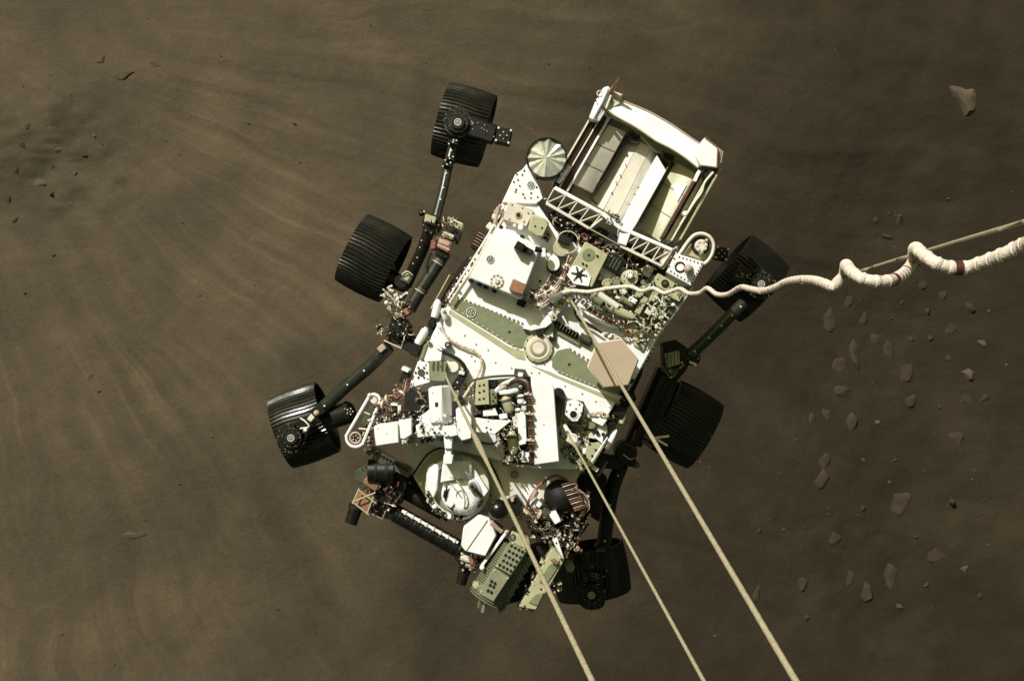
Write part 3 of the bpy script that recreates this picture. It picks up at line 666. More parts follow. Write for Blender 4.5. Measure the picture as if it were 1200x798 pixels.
m = MB(); m.prism([(634,378),(656,352),(664,354),(650,376),(640,384),(622,388),(612,385)], .05, -.002, 'white', .004); m.prism([(629,356),(634,350),(637,356),(631,360)], .06, .0, 'white', .003); m.prism([(644,346),(652,320),(656,328),(650,352),(640,360),(622,364),(626,354)], .035, -.002, 'cream', .004); part(m, 'white_cover_plate')
harness([(617,348,.05),(628,348,.07),(640,344,.09),(652,338,.1),(662,320,.08),(668,300,.06)], 6, 1.0, 2.6, ['wirew','maroon','white','wire'], None, ties=6, seed=4)
harness([(630,362,.06),(645,350,.09),(658,344,.1),(672,336,.07)], 5, .9, 3, ['white','wirew','wire'], None, ties=3, seed=5)
harness([(640,300,.06),(646,322,.06),(636,338,.07),(634,352,.05)], 4, .8, 2, ['wire','wirew','maroon'], None, ties=2, seed=6)
clutter([(618,342),(664,300),(676,340),(640,362),(622,358)], 42, .0, .055, ['cream','bmatte','oliveL','white','maroon','wirew'], 44, 1.6, 4.5, 'junction_fitting')

# ---------------------------------------------------------------- RTG generator
m = MB()      # shallow trough between the two exchanger panels
m.prism([(712,148),(822,200),(772,284),(664,222)], [-.22]*4, (.02,), 'oliveL', .004)
rtg = part(m, 'generator_bay')
m = MB(); m.prism([(713,146),(734,155),(694,226),(671,215)], [-.015,-.05,-.05,-.015], (.03,), 'pale', .003)
for t in (.33, .66): m.bar((713-42*t, 146+69*t, -.011), (734-40*t, 155+71*t, -.046), .6, .004, 'dolive', 0)
part(m, 'inner_panel', rtg)
m = MB(); m.prism([(792,190),(816,203),(774,284),(748,266)], [-.09,-.05,-.05,-.09], (.03,), 'oliveL', .003); m.prism([(788,216),(805,216),(794,236)], [-.062,-.045,-.045], (.004,), 'white', 0)  # white triangle painted on as the panel's patch of sunlight
for t in (.33, .66): m.bar((816-42*t, 203+81*t, -.046), (792-44*t, 190+76*t, -.086), .6, .004, 'dolive', 0)
part(m, 'inner_panel', rtg)
m = MB()      # generator housing: long faceted core along U, its facets stepping up to the right
for (q, mt) in (([(738,160),(750,166),(707,246),(693,238)], 'cream'), ([(750.3,166.2),(762.6,172.8),(722.6,254.8),(707.4,246.2)], 'pale'), ([(763,173),(771,181),(731,262),(723,255)], 'cream')):
    zz = {0: (-.15,-.11), 1: (-.105,-.10), 2: (-.10,-.13)}[0 if q[0][0] < 745 else 1 if q[0][0] < 758 else 2]
    m.prism(q, [zz[0], zz[1], zz[1], zz[0]], (.08,), mt, .002)
m.prism([(736,158),(774,176),(733,266),(690,240)], [-.17]*4, (.03,), 'oliveL', .003)
core = part(m, 'generator_core', rtg)
m = MB(); m.dots([(733,193,-.1),(727,206,-.1),(722,214,-.1),(717,226,-.1),(748,220,-.1),(744,228,-.1),(738,240,-.1)], .9, -.1, 'bmatte', .01); part(m, 'core_bolt', core)
m = MB(); m.prism([(770,182),(781,200),(746,262),(739,273),(734,288),(725,285),(727,264)], [.0,.0,.03,.10,.115,.115,.05], (.16,), 'white', .003); part(m, 'lit_fin_cover', rtg)  # raised white cover added to show the core's sunlit stripe
m = MB()
m.prism([(737,152),(751,158),(749,168),(738,166)], -.06, -.2, 'dolive', .006); m.prism([(776,176),(792,182),(786,192),(774,186)], -.06, -.2, 'dolive', .006)
for (x, y) in ((741,158),(746,162),(781,182),(787,186)): m.vcyl(x, y, 3, -.04, -.15, 'bmatte', 12)
m.tpx([(740,150,-.08),(755,164,-.08),(770,178,-.08),(786,180,-.08)], 1.4, 'oliveL'); part(m, 'end_clamp', rtg)
clutter([(716,248),(724,252),(722,266),(712,260)], 14, -.12, -.04, ['bmatte','oliveL','cream','dolive'], 71, 1.4, 3, 'outlet_fitting', rtg)
m = MB(); m.tpx([(735,160,-.13),(722,184,-.13),(708,208,-.13),(693,228,-.13),(699,240,-.13)], 1.2, 'dolive'); m.tpx([(785,192,-.07),(771,217,-.07),(757,243,-.07),(750,260,-.07)], 1.2, 'dolive'); part(m, 'coolant_line', rtg)
m = MB()      # dark gap behind the end band
m.prism([(716,138),(742,150),(770,164),(800,184),(820,200),(812,206),(780,186),(745,164),(712,150)], -.13, -.24, 'olive', .004); part(m, 'end_wall', rtg)
m = MB()      # curved white end band
outer = [(722,115),(731,119),(746,125),(761,131.5),(773,138),(785,145),(797,153),(809,161.5),(822,170)]; inner = [(708,125),(719,134),(731,141),(743,147.5),(756,156),(769,165),(785,173),(801,183),(818,196)]
for i in range(len(outer)-1):
    q = [outer[i], outer[i+1], inner[i+1], inner[i]]; m.prism(q, [.02, .02, .06, .06], (.035,), 'white', 0)
for i in range(len(outer)-1):
    pass
m.tube([P(x, y, .065) for x, y in inner], .006, 'cream', 6); m.tube([P(x, y, .022) for x, y in outer], .006, 'pink', 6)
part(m, 'curved_end_band', rtg, sharp=25)
m = MB(); m.prism([(826,161),(842,173),(841,197),(820,194),(814,182)], .09, -.05, 'white', .005); m.prism([(840,172),(848,178),(847,191),(841,196)], .05, -.1, 'cream', .004)
for i in range(4): m.bar((841.5+i*1.9, 173+i*1.4, .06), (839+i*1.9, 194-i, .06), .8, .01, 'pink', 0)
m.tpx([(826,161,.095),(841,173,.095),(840,197,.095)], .8, 'rust', sm=False); part(m, 'corner_bracket', rtg)
m = MB()      # left exchanger panel: strips
def strip(mm, a, b_, wp, z0, z1, dz, mt): mm.bar((a[0], a[1], z0), (b_[0], b_[1], z1), wp, dz, mt, .002)
strip(m, (698,128), (648,214), 2.2, .0, .0, .3, 'cream'); strip(m, (702,131), (652,217), 4.5, -.03, -.03, .27, 'maroon'); strip(m, (706,134), (656,219), 1.8, .0, .0, .3, 'cream')
strip(m, (709.5,136), (660,222), 4.5, -.03, -.03, .27, 'maroon'); strip(m, (714,138), (664.5,224), 2.8, .02, .01, .32, 'white'); strip(m, (717,139), (668,225), 2.4, -.03, -.03, .3, 'maroon')  # last maroon bar stands in for the shadow beside the white strip
pl = part(m, 'exchanger_panel', rtg)
m = MB(); m.prism([(707,103),(713,101),(716,106),(709,124),(702,140),(690,138),(698,118)], .09, -.1, 'white', .004); m.tpx([(712,104,.1),(705,120,.1),(694,140,.1)], 2.2, 'white', sm=False); m.tpx([(716,112,.08),(710,128,.08),(701,142,.08)], 1.6, 'cream', sm=False)
m.torus(703,110,3.2,.8,.09,'wirew'); m.bar((705,124,.1),(717,136,.1),3,.03,'maroon'); m.bar((718,110,.06),(728,113,.06),6,.04,'cream'); m.prism([(716,112),(730,110),(726,122),(718,126)], .05, -.1, 'cream', .003)
m.ringdots(703,118,5,6,.8,.092,'bmatte'); part(m, 'hinge_block', pl)
m = MB(); m.lathe(P(727, 91, .2), P(715, 109, .06)-P(727, 91, .2), [(0, 0), (.007, .02), (.012, .05), (.009, .055), (.014, .1), (.016, .16), (0, .165)], 'copper', 10); part(m, 'spike_antenna', pl)
m = MB()
strip(m, (823,196), (776,279), 3.5, .05, .02, .32, 'maroon'); strip(m, (829,198), (782,281), 5, -.01, -.03, .3, 'oliveL'); strip(m, (834,200), (787,282), 2, .05, .02, .3, 'cream'); strip(m, (839,199), (791,281), 5, .0, -.02, .3, 'olive'); strip(m, (844,198), (797,281), 2.6, .05, .02, .34, 'oliveL')
m.tpx([(836,202,.06),(826,214,.06),(822,226,.06),(812,240,.05),(797,264,.05)], 1.5, 'cream'); m.bar((822,196,.07),(842,198,.07),3,.03,'maroon'); m.vcyl(829,206,4,.06,0,'bmatte',14); m.vcyl(803,250,3,.06,0,'white',12)
m.bar((820,200,.06),(814,213,.06),4,.05,'white'); pr = part(m, 'exchanger_panel', rtg)
m = MB()
m.tpx([(667,194,.03),(654,214,.03)], 3, 'white', sm=False); m.tpx([(660,200,.03),(648,206,.05)], 2.2, 'steel', sm=False); m.ball(P(660,202,.05), .02, 'white', 10, 8); part(m, 'hinge_strut', pl)
# truss across the rear of the deck
m = MB(); zt = .1
def truss(u0, u1, l0, l1, n):
    m.bar((*u0, zt), (*u1, zt), 4.2, .03, 'white'); m.bar((*l0, zt), (*l1, zt), 3.4, .03, 'cream')
    for i in range(n+1):
        t = i/n; a = (u0[0]+(u1[0]-u0[0])*t, u0[1]+(u1[1]-u0[1])*t, zt-.005); b_ = (l0[0]+(l1[0]-l0[0])*t, l0[1]+(l1[1]-l0[1])*t, zt-.005)
        m.bar(a, b_, 1.5, .02, 'cream')
        if i < n:
            t2 = (i+1)/n; c_ = (u0[0]+(u1[0]-u0[0])*t2, u0[1]+(u1[1]-u0[1])*t2, zt-.007); m.bar(b_, c_, 1.5, .02, 'cream')
truss((650,220), (706,250), (640,238), (691,268), 4); truss((737,271), (788,293), (727,288), (776,312), 4)
m.bar((706,250,zt), (728,268,zt), 5, .03, 'white'); m.bar((691,268,zt), (727,288,zt-.02), 1.4, .01, 'oliveL'); m.bar((728,268,zt), (738,272,zt), 4, .03, 'white'); m.bar((691,268,zt), (706,256,zt), 2.4, .02, 'cream')
m.ringdots(718,256,6,8,.8,zt,'dolive'); tr = part(m, 'truss_beam')
clutter([(714,246),(728,252),(724,260),(712,256)], 14, .06, .13, ['cream','oliveL','bmatte','dolive'], 51, 1.5, 3, 'truss_clevis', tr)
m = MB(); m.prism([(782,290),(790,292),(778,316),(771,312)], .08, -.02, 'cream', .003); m.ringdots(781,303,9,5,1.2,.08,'rust'); part(m, 'truss_foot', tr)
# rear right: bolted plate, ball, teardrop loop
m = MB(); m.prism([(792,297),(826,307),(810,336),(781,319)], .08, -.1, 'white', .006)
for i in range(7):
    t = i/6; m.dots([(796+26*t, 301+8*t), (822-12*t, 310+21*t), (786+24*t, 318+14*t)], .9, .08, 'bmatte')
m.torus(797, 313, 5.5, 1.0, .083, 'bmatte'); cp = part(m, 'corner_plate')
m = MB(); m.ball(P(806.5, 315, .13), 5.2*S(.13), 'pink'); m.cyl(P(806.5,315,.12), P(807,316,.08), .02, .03, 'cream'); part(m, 'antenna_knob', cp)
m = MB(); loop = [(794,301),(800,292),(808,281),(815,275),(824,274),(832,278),(836,286),(835,296),(830,305),(824,310)]
m.tube([P(x, y, .04) for x, y in loop], 2.0*S(.04), 'cream', 8); m.prism([(802,298),(812,283),(822,278),(832,284),(834,294),(826,306)], .0, -.12, 'oliveL', .004); m.vcyl(821,288,10.5,.02,-.1,'bmatte',22); m.vcyl(822,288,7.5,.05,-.05,'cream',14)
m.ringdots(822,288,5,6,1.6,.05,'wirew'); m.ball(P(828,282,.05), .012, 'pink', 8, 6); m.ball(P(822,297,.04), .016, 'olive', 8, 6); part(m, 'teardrop_loop', cp)
clutter([(778,298),(796,288),(798,296),(782,316),(776,312)], 18, .0, .07, ['cream','rust','oliveL','wirew','pink'], 52, 1.4, 3, 'hinge_fitting', cp)

# ---------------------------------------------------------------- hexagonal antenna
m = MB(); hexp = [(699,401),(729,397),(749,422),(737,452),(707,455),(688,430)]
m.prism(hexp, .16, .125, 'cream', .004)
cx, cy = 718.5, 426
m.prism([(cx+(x-cx)*.955, cy+(y-cy)*.955) for x, y in hexp], .166, .158, 'tan', .002)
hx = part(m, 'hexagonal_antenna')
m = MB(); m.vcyl(722, 432, 6, .13, -.02, 'dolive', 14); m.bar((722,432,.1),(742,448,.06),6,.05,'black'); part(m, 'antenna_gimbal', hx)
m = MB(); m.prism([(728,462),(742,455),(746,468),(728,485),(708,530),(700,528),(716,492)], -.02, -.25, 'bmatte', .004)
m.prism(rr(735,463,18,9), .03,-.1,'black'); m.prism(rr(727,482,12,14), .0,-.1,'black'); m.prism(rr(714,505,8,16), -.01,-.1,'dolive'); part(m, 'side_rail_right')
clutter([(722,470),(740,462),(722,496),(704,528),(698,520)], 34, -.1, .02, ['bmatte','black','dolive','black','wire'], 53, 2, 4.5, 'side_fitting')
m = MB(); A, B = P(723,503,-.02), P(711,523,-.02); m.lathe(A, B-A, [(0,0),(.008,.01),(.017,.05),(.022,.09),(.022,.13),(0,.13)], 'white', 14); m.cyl(P(733,480,-.03),P(728,496,-.03),.018,.016,'oliveL',12); part(m, 'white_canister')
m = MB(); m.prism([(741,418),(752,424),(745,446),(733,456),(729,470),(742,462),(752,440),(757,420)], -.05, -.3, 'bmatte', .004); m.prism([(755,412),(760,408),(752,440),(748,438)], -.06, -.3, 'dolive', .003); part(m, 'gimbal_bracket', hx)

# ---------------------------------------------------------------- mast assembly stowed across the front
m = MB(); m.prism([(438,499),(466,495),(468,519),(440,523)], .32, .14, 'white', .006); head = part(m, 'camera_head')
m = MB(); m.prism([(467,492),(482,491),(483,509),(474,515),(468,514)], .30, .12, 'white', .005); m.vcyl(472,515,5.5,.29,.1,'cream',16); m.ringdots(472,515,3.5,5,.9,.29,'dolive'); m.prism([(482,500),(488,500),(488,507),(482,507)], .26, .1, 'bmatte', .003)
m.dots([(453,508),(443,502)], .8, .32, 'oliveL', .003); part(m, 'camera_window', head)
m = MB(); m.prism([(487,498),(520,494),(522,510),(489,513)], .29, .1, 'white', .005); m.prism([(491,489),(503,480),(512,481),(514,495),(492,498)], .27, .1, 'white', .005); m.dots([(497,500),(508,498),(494,506),(505,491),(512,488)], 1.2, .29, 'oliveL', .005)
m.prism(rect(496,503,2,6), .296, .28, 'bmatte', .001); arm_ = part(m, 'mast_joint')
m = MB(); m.prism([(502,455),(517,453),(519,496),(504,496)], .31, .05, 'white', .005); m.prism([(517,453),(528,453),(529,496),(519,496)], [.31,.24,.24,.31], .05, 'white', .003); m.prism(rect(511.5,474,3.4,5), .314, .3, 'bmatte', .001); m.prism([(525,458),(537,458),(536,470),(526,470)], .2, 0, 'cream', .004); m.dots([(507,460),(514,490),(524,498),(521,499)], .8, .31, 'oliveL', .003); part(m, 'mast_drive')
m = MB(); m.prism([(518,500),(534,498),(537,510),(530,512),(520,512)], .33, .1, 'white', .005); m.prism([(520,511),(530,511),(530,526),(521,526)], .31, .1, 'white', .004); m.prism([(521.5,526),(529,526),(529,533),(521.5,533)], .29, .1, 'white', .003); m.prism([(520,533),(531,533),(530,544),(519,544)], .3, .1, 'white', .004); part(m, 'mast_tube')
m = MB(); m.prism([(534,479),(551,477),(553,489),(553,514),(541,517),(536,510)], .33, .05, 'white', .006); m.prism([(541,515),(554,512),(552,520),(544,521)], .2, .0, 'olive', .004); part(m, 'mast_base')  # olive block stands in for the shade at the base's lower end
m = MB(); m.prism([(553,489),(575,492),(600,493),(580,509),(554,506)], .28, .24, 'white', .004); m.dots([(570,501),(575,503),(571,506)], 1.2, .28, 'bmatte', .004); m.dots([(557,492),(572,493)], 1, .28, 'oliveL', .004); part(m, 'triangular_gusset')
m = MB(); m.prism(rect(487,474,26,28,2), .16, 0, 'bmatte', .005); m.prism(rect(480,488,14,12,30), .14, 0, 'black', .004); m.prism(rect(493,488,16,9,-8), .13, 0, 'black', .004); m.tpx([(489,458,.17),(500,472,.17)], .9, 'oliveL', sm=False); m.dots([(494,467)], 1.2, .16, 'white'); m.bar((479,488,.16),(487,482,.16), 3, .01, 'rust', .001); part(m, 'dark_camera')
m = MB(); m.prism(rect(463,480,12,10,0), .14, 0, 'bmatte', .004); m.prism(rect(474,441,8,16,25), .1, -.1, 'bmatte', .004); m.prism(rect(475,433,9,5,25), .12, .0, 'white', .003); m.prism(rect(462,474,8,3,5), .15, .05, 'white', .002); m.prism(rect(468,480,4,10), .15, .05, 'cream', .002); part(m, 'lens_barrel')
harness([(447,470,.12),(455,467,.14),(463,466,.14),(472,460,.12),(478,446,.1)], 9, .7, 4, ['wire','wirew','copper','maroon','rust'], None, ties=2, seed=9)
harness([(440,476,.12),(450,474,.16),(456,480,.14),(450,490,.14),(446,494,.12)], 8, .6, 4, ['wire','wirew','bmatte','maroon'], None, ties=2, seed=10)
clutter([(438,482),(470,478),(466,496),(440,498),(432,510),(430,496)], 36, .02, .14, ['cream','oliveL','bmatte','white','dolive','wirew'], 54, 1.5, 4.5, 'mast_fitting')
clutter([(462,450),(474,446),(472,464),(458,464)], 18, .02, .12, ['bmatte','wire','pink','wirew','copper'], 55, 1.3, 3, 'wire_clamp')
clutter([(487,492),(520,488),(534,480),(552,492),(556,514),(532,516),(488,514)], 46, .26, .345, ['white','cream','white','bmatte','oliveL'], 81, 1.2, 3.2, 'mast_fitting')
clutter([(486,488),(504,486),(504,496),(488,498)], 14, .1, .29, ['white','bmatte','cream'], 82, 1.4, 3.4, 'mast_fitting')
clutter([(466,488),(486,486),(486,494),(468,498)], 10, .2, .31, ['bmatte','cream','black'], 83, 1.4, 3, 'mast_fitting')
clutter([(470,512),(535,512),(535,518),(470,520)], 26, .0, .12, ['bmatte','dolive','cream','oliveL'], 84, 1.4, 3.4, 'mast_fitting')
clutter([(526,455),(556,450),(556,478),(530,482)], 22, .0, .1, ['cream','bmatte','oliveL','white','dolive'], 85, 1.4, 4, 'mast_fitting')
# ring loop
m = MB()
def loopband(c0, r0, c1, r1, z, rp, mt):
    d = Vector((c1[0]-c0[0], c1[1]-c0[1])); L = d.length; a0 = math.atan2(d.y, d.x); off = math.acos((r0-r1)/L); pts = []
    for i in range(13): t = a0+off+(2*math.pi-2*off)*i/12; pts.append((c0[0]+r0*math.cos(t), c0[1]+r0*math.sin(t), z))
    for i in range(13): t = a0-off+2*off*i/12; pts.append((c1[0]+r1*math.cos(t), c1[1]+r1*math.sin(t), z))
    pts.append(pts[0]); m.tube([P(*p) for p in pts], rp*S(z), mt, 8, 3)
loopband((438,469), 7, (416.5,513), 10.5, .12, 1.8, 'white')
m.bar((420,502,.11),(436,508-4,.11),2,.02,'cream'); m.bar((424,482,.11),(434,486,.11),1.8,.02,'cream')
m.torus(416.5,513,6.2,1.3,.12,'pink'); m.vcyl(416.5,513,4.5,.11,-.1,'bmatte',16); m.ringdots(416.5,513,3,5,1,.11,'wirew'); m.vcyl(438,469,4,.12,.0,'cream',14); m.ball(P(433,463,.13),.012,'white',8,6)
m.prism([(422,496),(434,474),(440,478),(428,502)], .0, -.1, 'dolive', .004); part(m, 'restraint_loop')
clutter([(426,498),(440,476),(446,480),(440,506),(432,524),(426,518)], 30, -.05, .09, ['black','bmatte','dolive','wirew','oliveL'], 56, 1.6, 4, 'loop_fitting')
m = MB(); m.prism([(428,530),(434,524),(440,526),(482,550),(478,560),(440,541)], .0, -.12, 'dolive', .004)
for i in range(10): m.prism(rr(441+i*4, 531+i*2.2, 2.2, 2.8), .01, -.02, 'bmatte', .001)
m.ball(P(428,527,.02),.012,'white',8,6); m.ball(P(434,526,.02),.01,'oliveL',8,6); part(m, 'side_rail_left')
# left instrument plate and green box
m = MB(); m.prism([(490,423),(503,425),(504,448),(478,456)], .07, -.02, 'white', .004)
m.vcyl(493.5,436.5,4.2,.078,.06,'dolive',16); m.ringdots(493.5,436.5,6.6,6,1.3,.072,'bmatte'); m.dots([(499,428),(501,444),(484,452)], .9, .07, 'bmatte'); part(m, 'flanged_plate')
m = MB(); m.prism(rect(513,435,19,23,2), .1, -.01, 'olive', .004)
for i in range(3): m.prism(rect(508+i*5.2,429,2.4,11,2), .104, .09, 'dolive', .001)
m.tpx([(516,428,.105),(520,438,.105)], .5, 'dolive', sm=False); part(m, 'olive_avionics_box')
m = MB(); m.prism([(502,400),(510,398),(519,410),(517,423),(498,424),(494,416)], .05, -.01, 'white', .004); m.prism([(497,404),(503,400),(496,420),(491,422)], .06, .0, 'olive', .003); m.vcyl(503,402,2.6,.07,.02,'oliveL',12); m.dots([(503,402)], 1.3, .07, 'bmatte'); m.prism([(511,395),(524,392),(528,404),(521,410),(512,404)], .03, -.01, 'white', .004); m.vcyl(524.5,404,3.6,.05,.01,'bmatte',14); m.vcyl(524.5,404,1.8,.055,.03,'pink',10); m.vcyl(531,430,6.5,.05,0,'cream',18); part(m, 'white_cover')
m = MB(); m.tpx([(517,384,.03),(523,394,.03),(532,401,.03),(545,407,.03),(557,412,.03),(564,421,.03),(563,432,.03),(556,446,.05),(548,458,.07),(543,466,.1)], 1.5, 'wirew', n=8)
sp = smooth_path([P(523,394,.03),P(532,401,.03),P(545,407,.03),P(557,412,.03),P(564,421,.03),P(563,432,.03),P(556,446,.05)], 5)
for i in range(2, len(sp)-2, 4): d = (sp[i+1]-sp[i]).normalized()*.003; m.cyl(sp[i]-d, sp[i]+d, .0095, .0095, 'pink', 8)
part(m, 'hose')
m = MB(); m.tpx([(506,400,.03),(513,409,.04),(527,416,.04),(538,422,.04),(545,431,.03),(543,440,.03)], 2.2, 'bmatte', n=8); part(m, 'hose')
m = MB(); m.prism([(540,436),(549,434),(545,444),(536,458),(528,456),(532,446)], .1, 0, 'bmatte', .004); m.prism(rect(541,437,7,4,15), .12, .05, 'cream', .002); m.dots([(536,448),(533,454)], 1, .1, 'white'); part(m, 'dark_camera')

# ---------------------------------------------------------------- centre front: perforated box, tubes, tall white plate
m = MB(); m.prism([(558,446),(572,445),(574,474),(556,475)], .16, 0, 'oliveL', .004); m.prism([(572,456),(582,456),(583,474),(574,475)], .14, 0, 'olive', .004); m.dots([(562,452),(562,460),(562,468),(567,451),(567,458),(567,467),(578,462),(578,470)], 1.5, .16, 'bmatte', .003); m.prism(rect(577,450,11,9,2), .12, 0, 'bmatte', .003); part(m, 'perforated_box')
m = MB(); m.tpx([(547,449,.1),(560,444,.12),(580,441,.14),(604,440,.14)], 1.6, 'dolive'); m.tpx([(582,458,.15),(590,451,.18),(602,446,.18),(612,446,.17)], 3.2, 'white'); m.tpx([(586,460,.16),(597,459,.18),(607,456,.18)], 3, 'white'); m.tpx([(585,452,.18),(600,448,.2),(613,447,.18)], 1.6, 'pink'); m.prism(rect(609,437,13,9,5), .1, 0, 'dolive', .003); m.prism(rect(610,439,6,5,5), .11, 0, 'white', .002); part(m, 'tube_bundle')
m = MB(); m.tpx([(594,452,.18),(606,445,.22),(616,447,.24),(619,456,.25),(620,475,.25),(621.5,500,.25),(622.5,522,.24),(623,542,.2)], 2.7, 'maroon', n=9); m.tpx([(597,450,.2),(607,447,.24),(614,450,.26),(617,458,.26),(618,476,.26),(619,500,.26)], 1.2, 'bmatte')
loopm = part(m, 'dark_hose')
m = MB()
for (x, y) in ((619,462),(620.5,485),(622,516)): m.prism(rect(x, y, 9, 2.6, 5), .275, .235, 'wirew', .002); m.dots([(x, y-2)], 1.2, .275, 'cream', .006)
for k in range(8): m.prism(rect(620.5+k*.3, 466+k*9, 5.6, .8, 4), .272, .24, 'rust', 0)
part(m, 'hose_clamp', loopm)
m = MB(); m.prism([(622,440),(640,446),(649,452),(656,541),(626,545)], .23, .19, 'white', .006); m.dots([(637,497)], 1.4, .23, 'cream', .003); tp = part(m, 'tall_cover_plate')
m = MB(); m.prism([(626,450),(646,456),(652,538),(628,541)], .188, -.05, 'bmatte', .004); part(m, 'cover_support', tp)
m = MB()
for (a, b_, r_, mt) in (((592,464,.15),(598,484,.15),6,'oliveL'),((599,505,.12),(602,532,.12),6,'oliveL'),((610,462,.16),(611,474,.16),4.5,'white'),((607,478,.14),(608,492,.14),4,'cream'),((614,470,.16),(615,482,.16),3.5,'white')):
    A, B = P(*a), P(*b_); d = B-A; L = d.length; q = r_*S(.1)
    m.lathe(A, d, [(0,0),(q*.6,0),(q*.75,L*.08),(q,L*.16),(q,L*.82),(q*.8,L*.9),(q*.5,L),(0,L)], mt, 16); m.lathe(A+d*.2, d, [(q*1.02,0),(q*1.1,.002),(q*1.1,.012),(q*1.02,.014)], 'dolive', 16)
part(m, 'canister', gap=.002)
m = MB(); pts = []
for i in range(140): t = i/139; pts.append(P(587+2.2*t+2.5*math.cos(i*.8), 508+28*t, .07+.012*math.sin(i*.8)))
m.tube(pts, .0035, 'cream', 5, sm=False); part(m, 'coil_spring')
m = MB(); m.prism([(606,484),(616,480),(618,520),(608,522)], .16, 0, 'white', .004); m.prism([(600,488),(608,487),(608,500),(602,502)], .14, 0, 'cream', .003); m.prism(rect(597,537,9,6,8), .1, 0, 'white', .003); m.prism(rect(616,536,9,12,4), .13, 0, 'white', .004); m.prism([(566,481),(580,478),(584,487),(566,488)], .12, 0, 'white', .003); m.prism(rect(590,488,10,6,-10), .12, 0, 'white', .003); m.prism(rect(561,483,6,5), .12, 0, 'maroon', .002); part(m, 'white_block', gap=.002)
clutter([(584,455),(616,452),(620,540),(590,545),(580,505),(585,480)], 74, -.05, .12, ['bmatte','black','oliveL','white','dolive','cream','bmatte'], 57, 1.8, 5, 'sampling_fitting')
clutter([(556,476),(584,474),(584,490),(556,490)], 18, -.02, .1, ['bmatte','white','oliveL','dolive'], 58, 1.8, 4, 'pump_fitting')
m = MB(); m.tpx([(584,512,.06),(585,528,.06),(592,540,.06),(605,545,.05),(622,546,.05)], 1.6, 'wirew'); m.tpx([(562,518,.0),(578,520,.03),(584,514,.05)], 1.3, 'maroon'); part(m, 'hose')
m = MB(); m.prism([(556,446),(622,441),(626,545),(590,546),(580,508),(556,490)], .006, -.003, 'dolive', .002); part(m, 'sampling_gap_shade')  # dark sheet laid in to paint the shadowed gaps between fittings
# right of the plate
m = MB(); m.vcyl(655, 462, 7, .12, 0, 'bmatte', 20); m.prism([(652,470),(660,466),(656,498),(653,500)], .03, -.01, 'olive', .003); part(m, 'black_cap')  # olive sliver paints the tall plate's green shade below the cap
m = MB(); m.prism([(663,467),(685,471),(684,486),(678,496),(664,493),(661,482)], .11, -.01, 'dolive', .004); m.prism([(665,470),(674,468),(684,474),(682,486),(677,494),(670,494),(662,486)], .135, .1, 'white', .004)
m.vcyl(672,485.5,5.8,.14,.12,'white',20); m.vcyl(672,485.5,4.2,.143,.12,'bmatte',18); m.dots([(668,474),(679,474),(664,482),(681,484),(675,479)], 1.1, .136, 'bmatte', .003); part(m, 'square_camera')
m = MB(); m.vcyl(695, 503, 17, .02, -.05, 'cream', 28); m.prism([(690,487),(706,488),(712,492),(706,500),(694,494)], .06, -.02, 'white', .004); m.vcyl(693,498,5,.05,0,'olive',16); m.vcyl(694.5,504,2.2,.06,0,'bmatte',12); m.vcyl(700,507,2.4,.06,0,'bmatte',12); m.vcyl(707,509,2,.06,0,'bmatte',12); m.prism([(698,506),(708,506),(706,520),(696,512)], .04, -.02, 'white', .003); part(m, 'round_valve_block')
harness([(684,500,.05),(686,491,.06),(695,485,.07),(706,485,.07),(714,490,.05)], 4, 1.0, 1.6, ['pink','wirew','rust'], None, ties=6, seed=12)
m = MB(); m.prism([(690,512),(712,516),(696,545),(680,552),(676,540),(686,530)], .02, -.2, 'oliveL', .004); m.dots([(694,534),(698,527),(688,538),(691,520),(684,546)], 1.5, .02, 'bmatte'); m.tpx([(712,512,.04),(693,541,.04)], .9, 'white', sm=False); part(m, 'corner_gusset')
clutter([(654,492),(690,492),(692,530),(680,544),(660,540)], 52, -.06, .04, ['bmatte','black','dolive','oliveL','bmatte','cream'], 59, 1.8, 5, 'anchor_fitting')
m = MB(); m.prism(rect(697,549,9,5,32), -.02,-.2,'white',.002); m.prism(rr(700,548,16,26), -.04,-.3,'bmatte',.004); part(m, 'edge_light')

# ---------------------------------------------------------------- front: bit carousel, ball, black dome
m = MB(); c = P(536, 572, .06); q = S(.06)
m.lathe(c, (0, 0, -1), [(30*q, .004), (31*q, 0), (37*q, .0), (38*q, .01), (38*q, .12)], 'cream', 40)
m.lathe(c+Vector((0, 0, .004)), (0, 0, -1), [(0, .03), (30*q, .03), (30.5*q, .006)], 'olive', 40)
car = part(m, 'bit_carousel')
m = MB()
for i in range(13):
    a = R(70+i*12); x = 536+34.5*math.cos(a); y = 572+34.5*math.sin(a); m.prism(rect(x, y, 5.5, 4, 70+i*12), .085, .05, 'bmatte' if i % 3 else 'white', .002); m.dots([(x+2, y+1)], .8, .085, 'cream')
part(m, 'bit_holder', car)
m = MB(); m.prism([(519,541),(540,540),(541,561),(516,566)], .17, .02, 'white', .006); m.prism([(540,540),(553,541),(553,562),(541,561)], [.17,.13,.13,.17], .02, 'white', .003); m.prism([(500,549),(507,543),(514,545),(512,574),(508,584),(499,570)], .09, .02, 'white', .005)
m.prism([(553,544),(573,575),(566,584),(552,566)], .1, 0, 'white', .005)
part(m, 'carousel_cover', car)
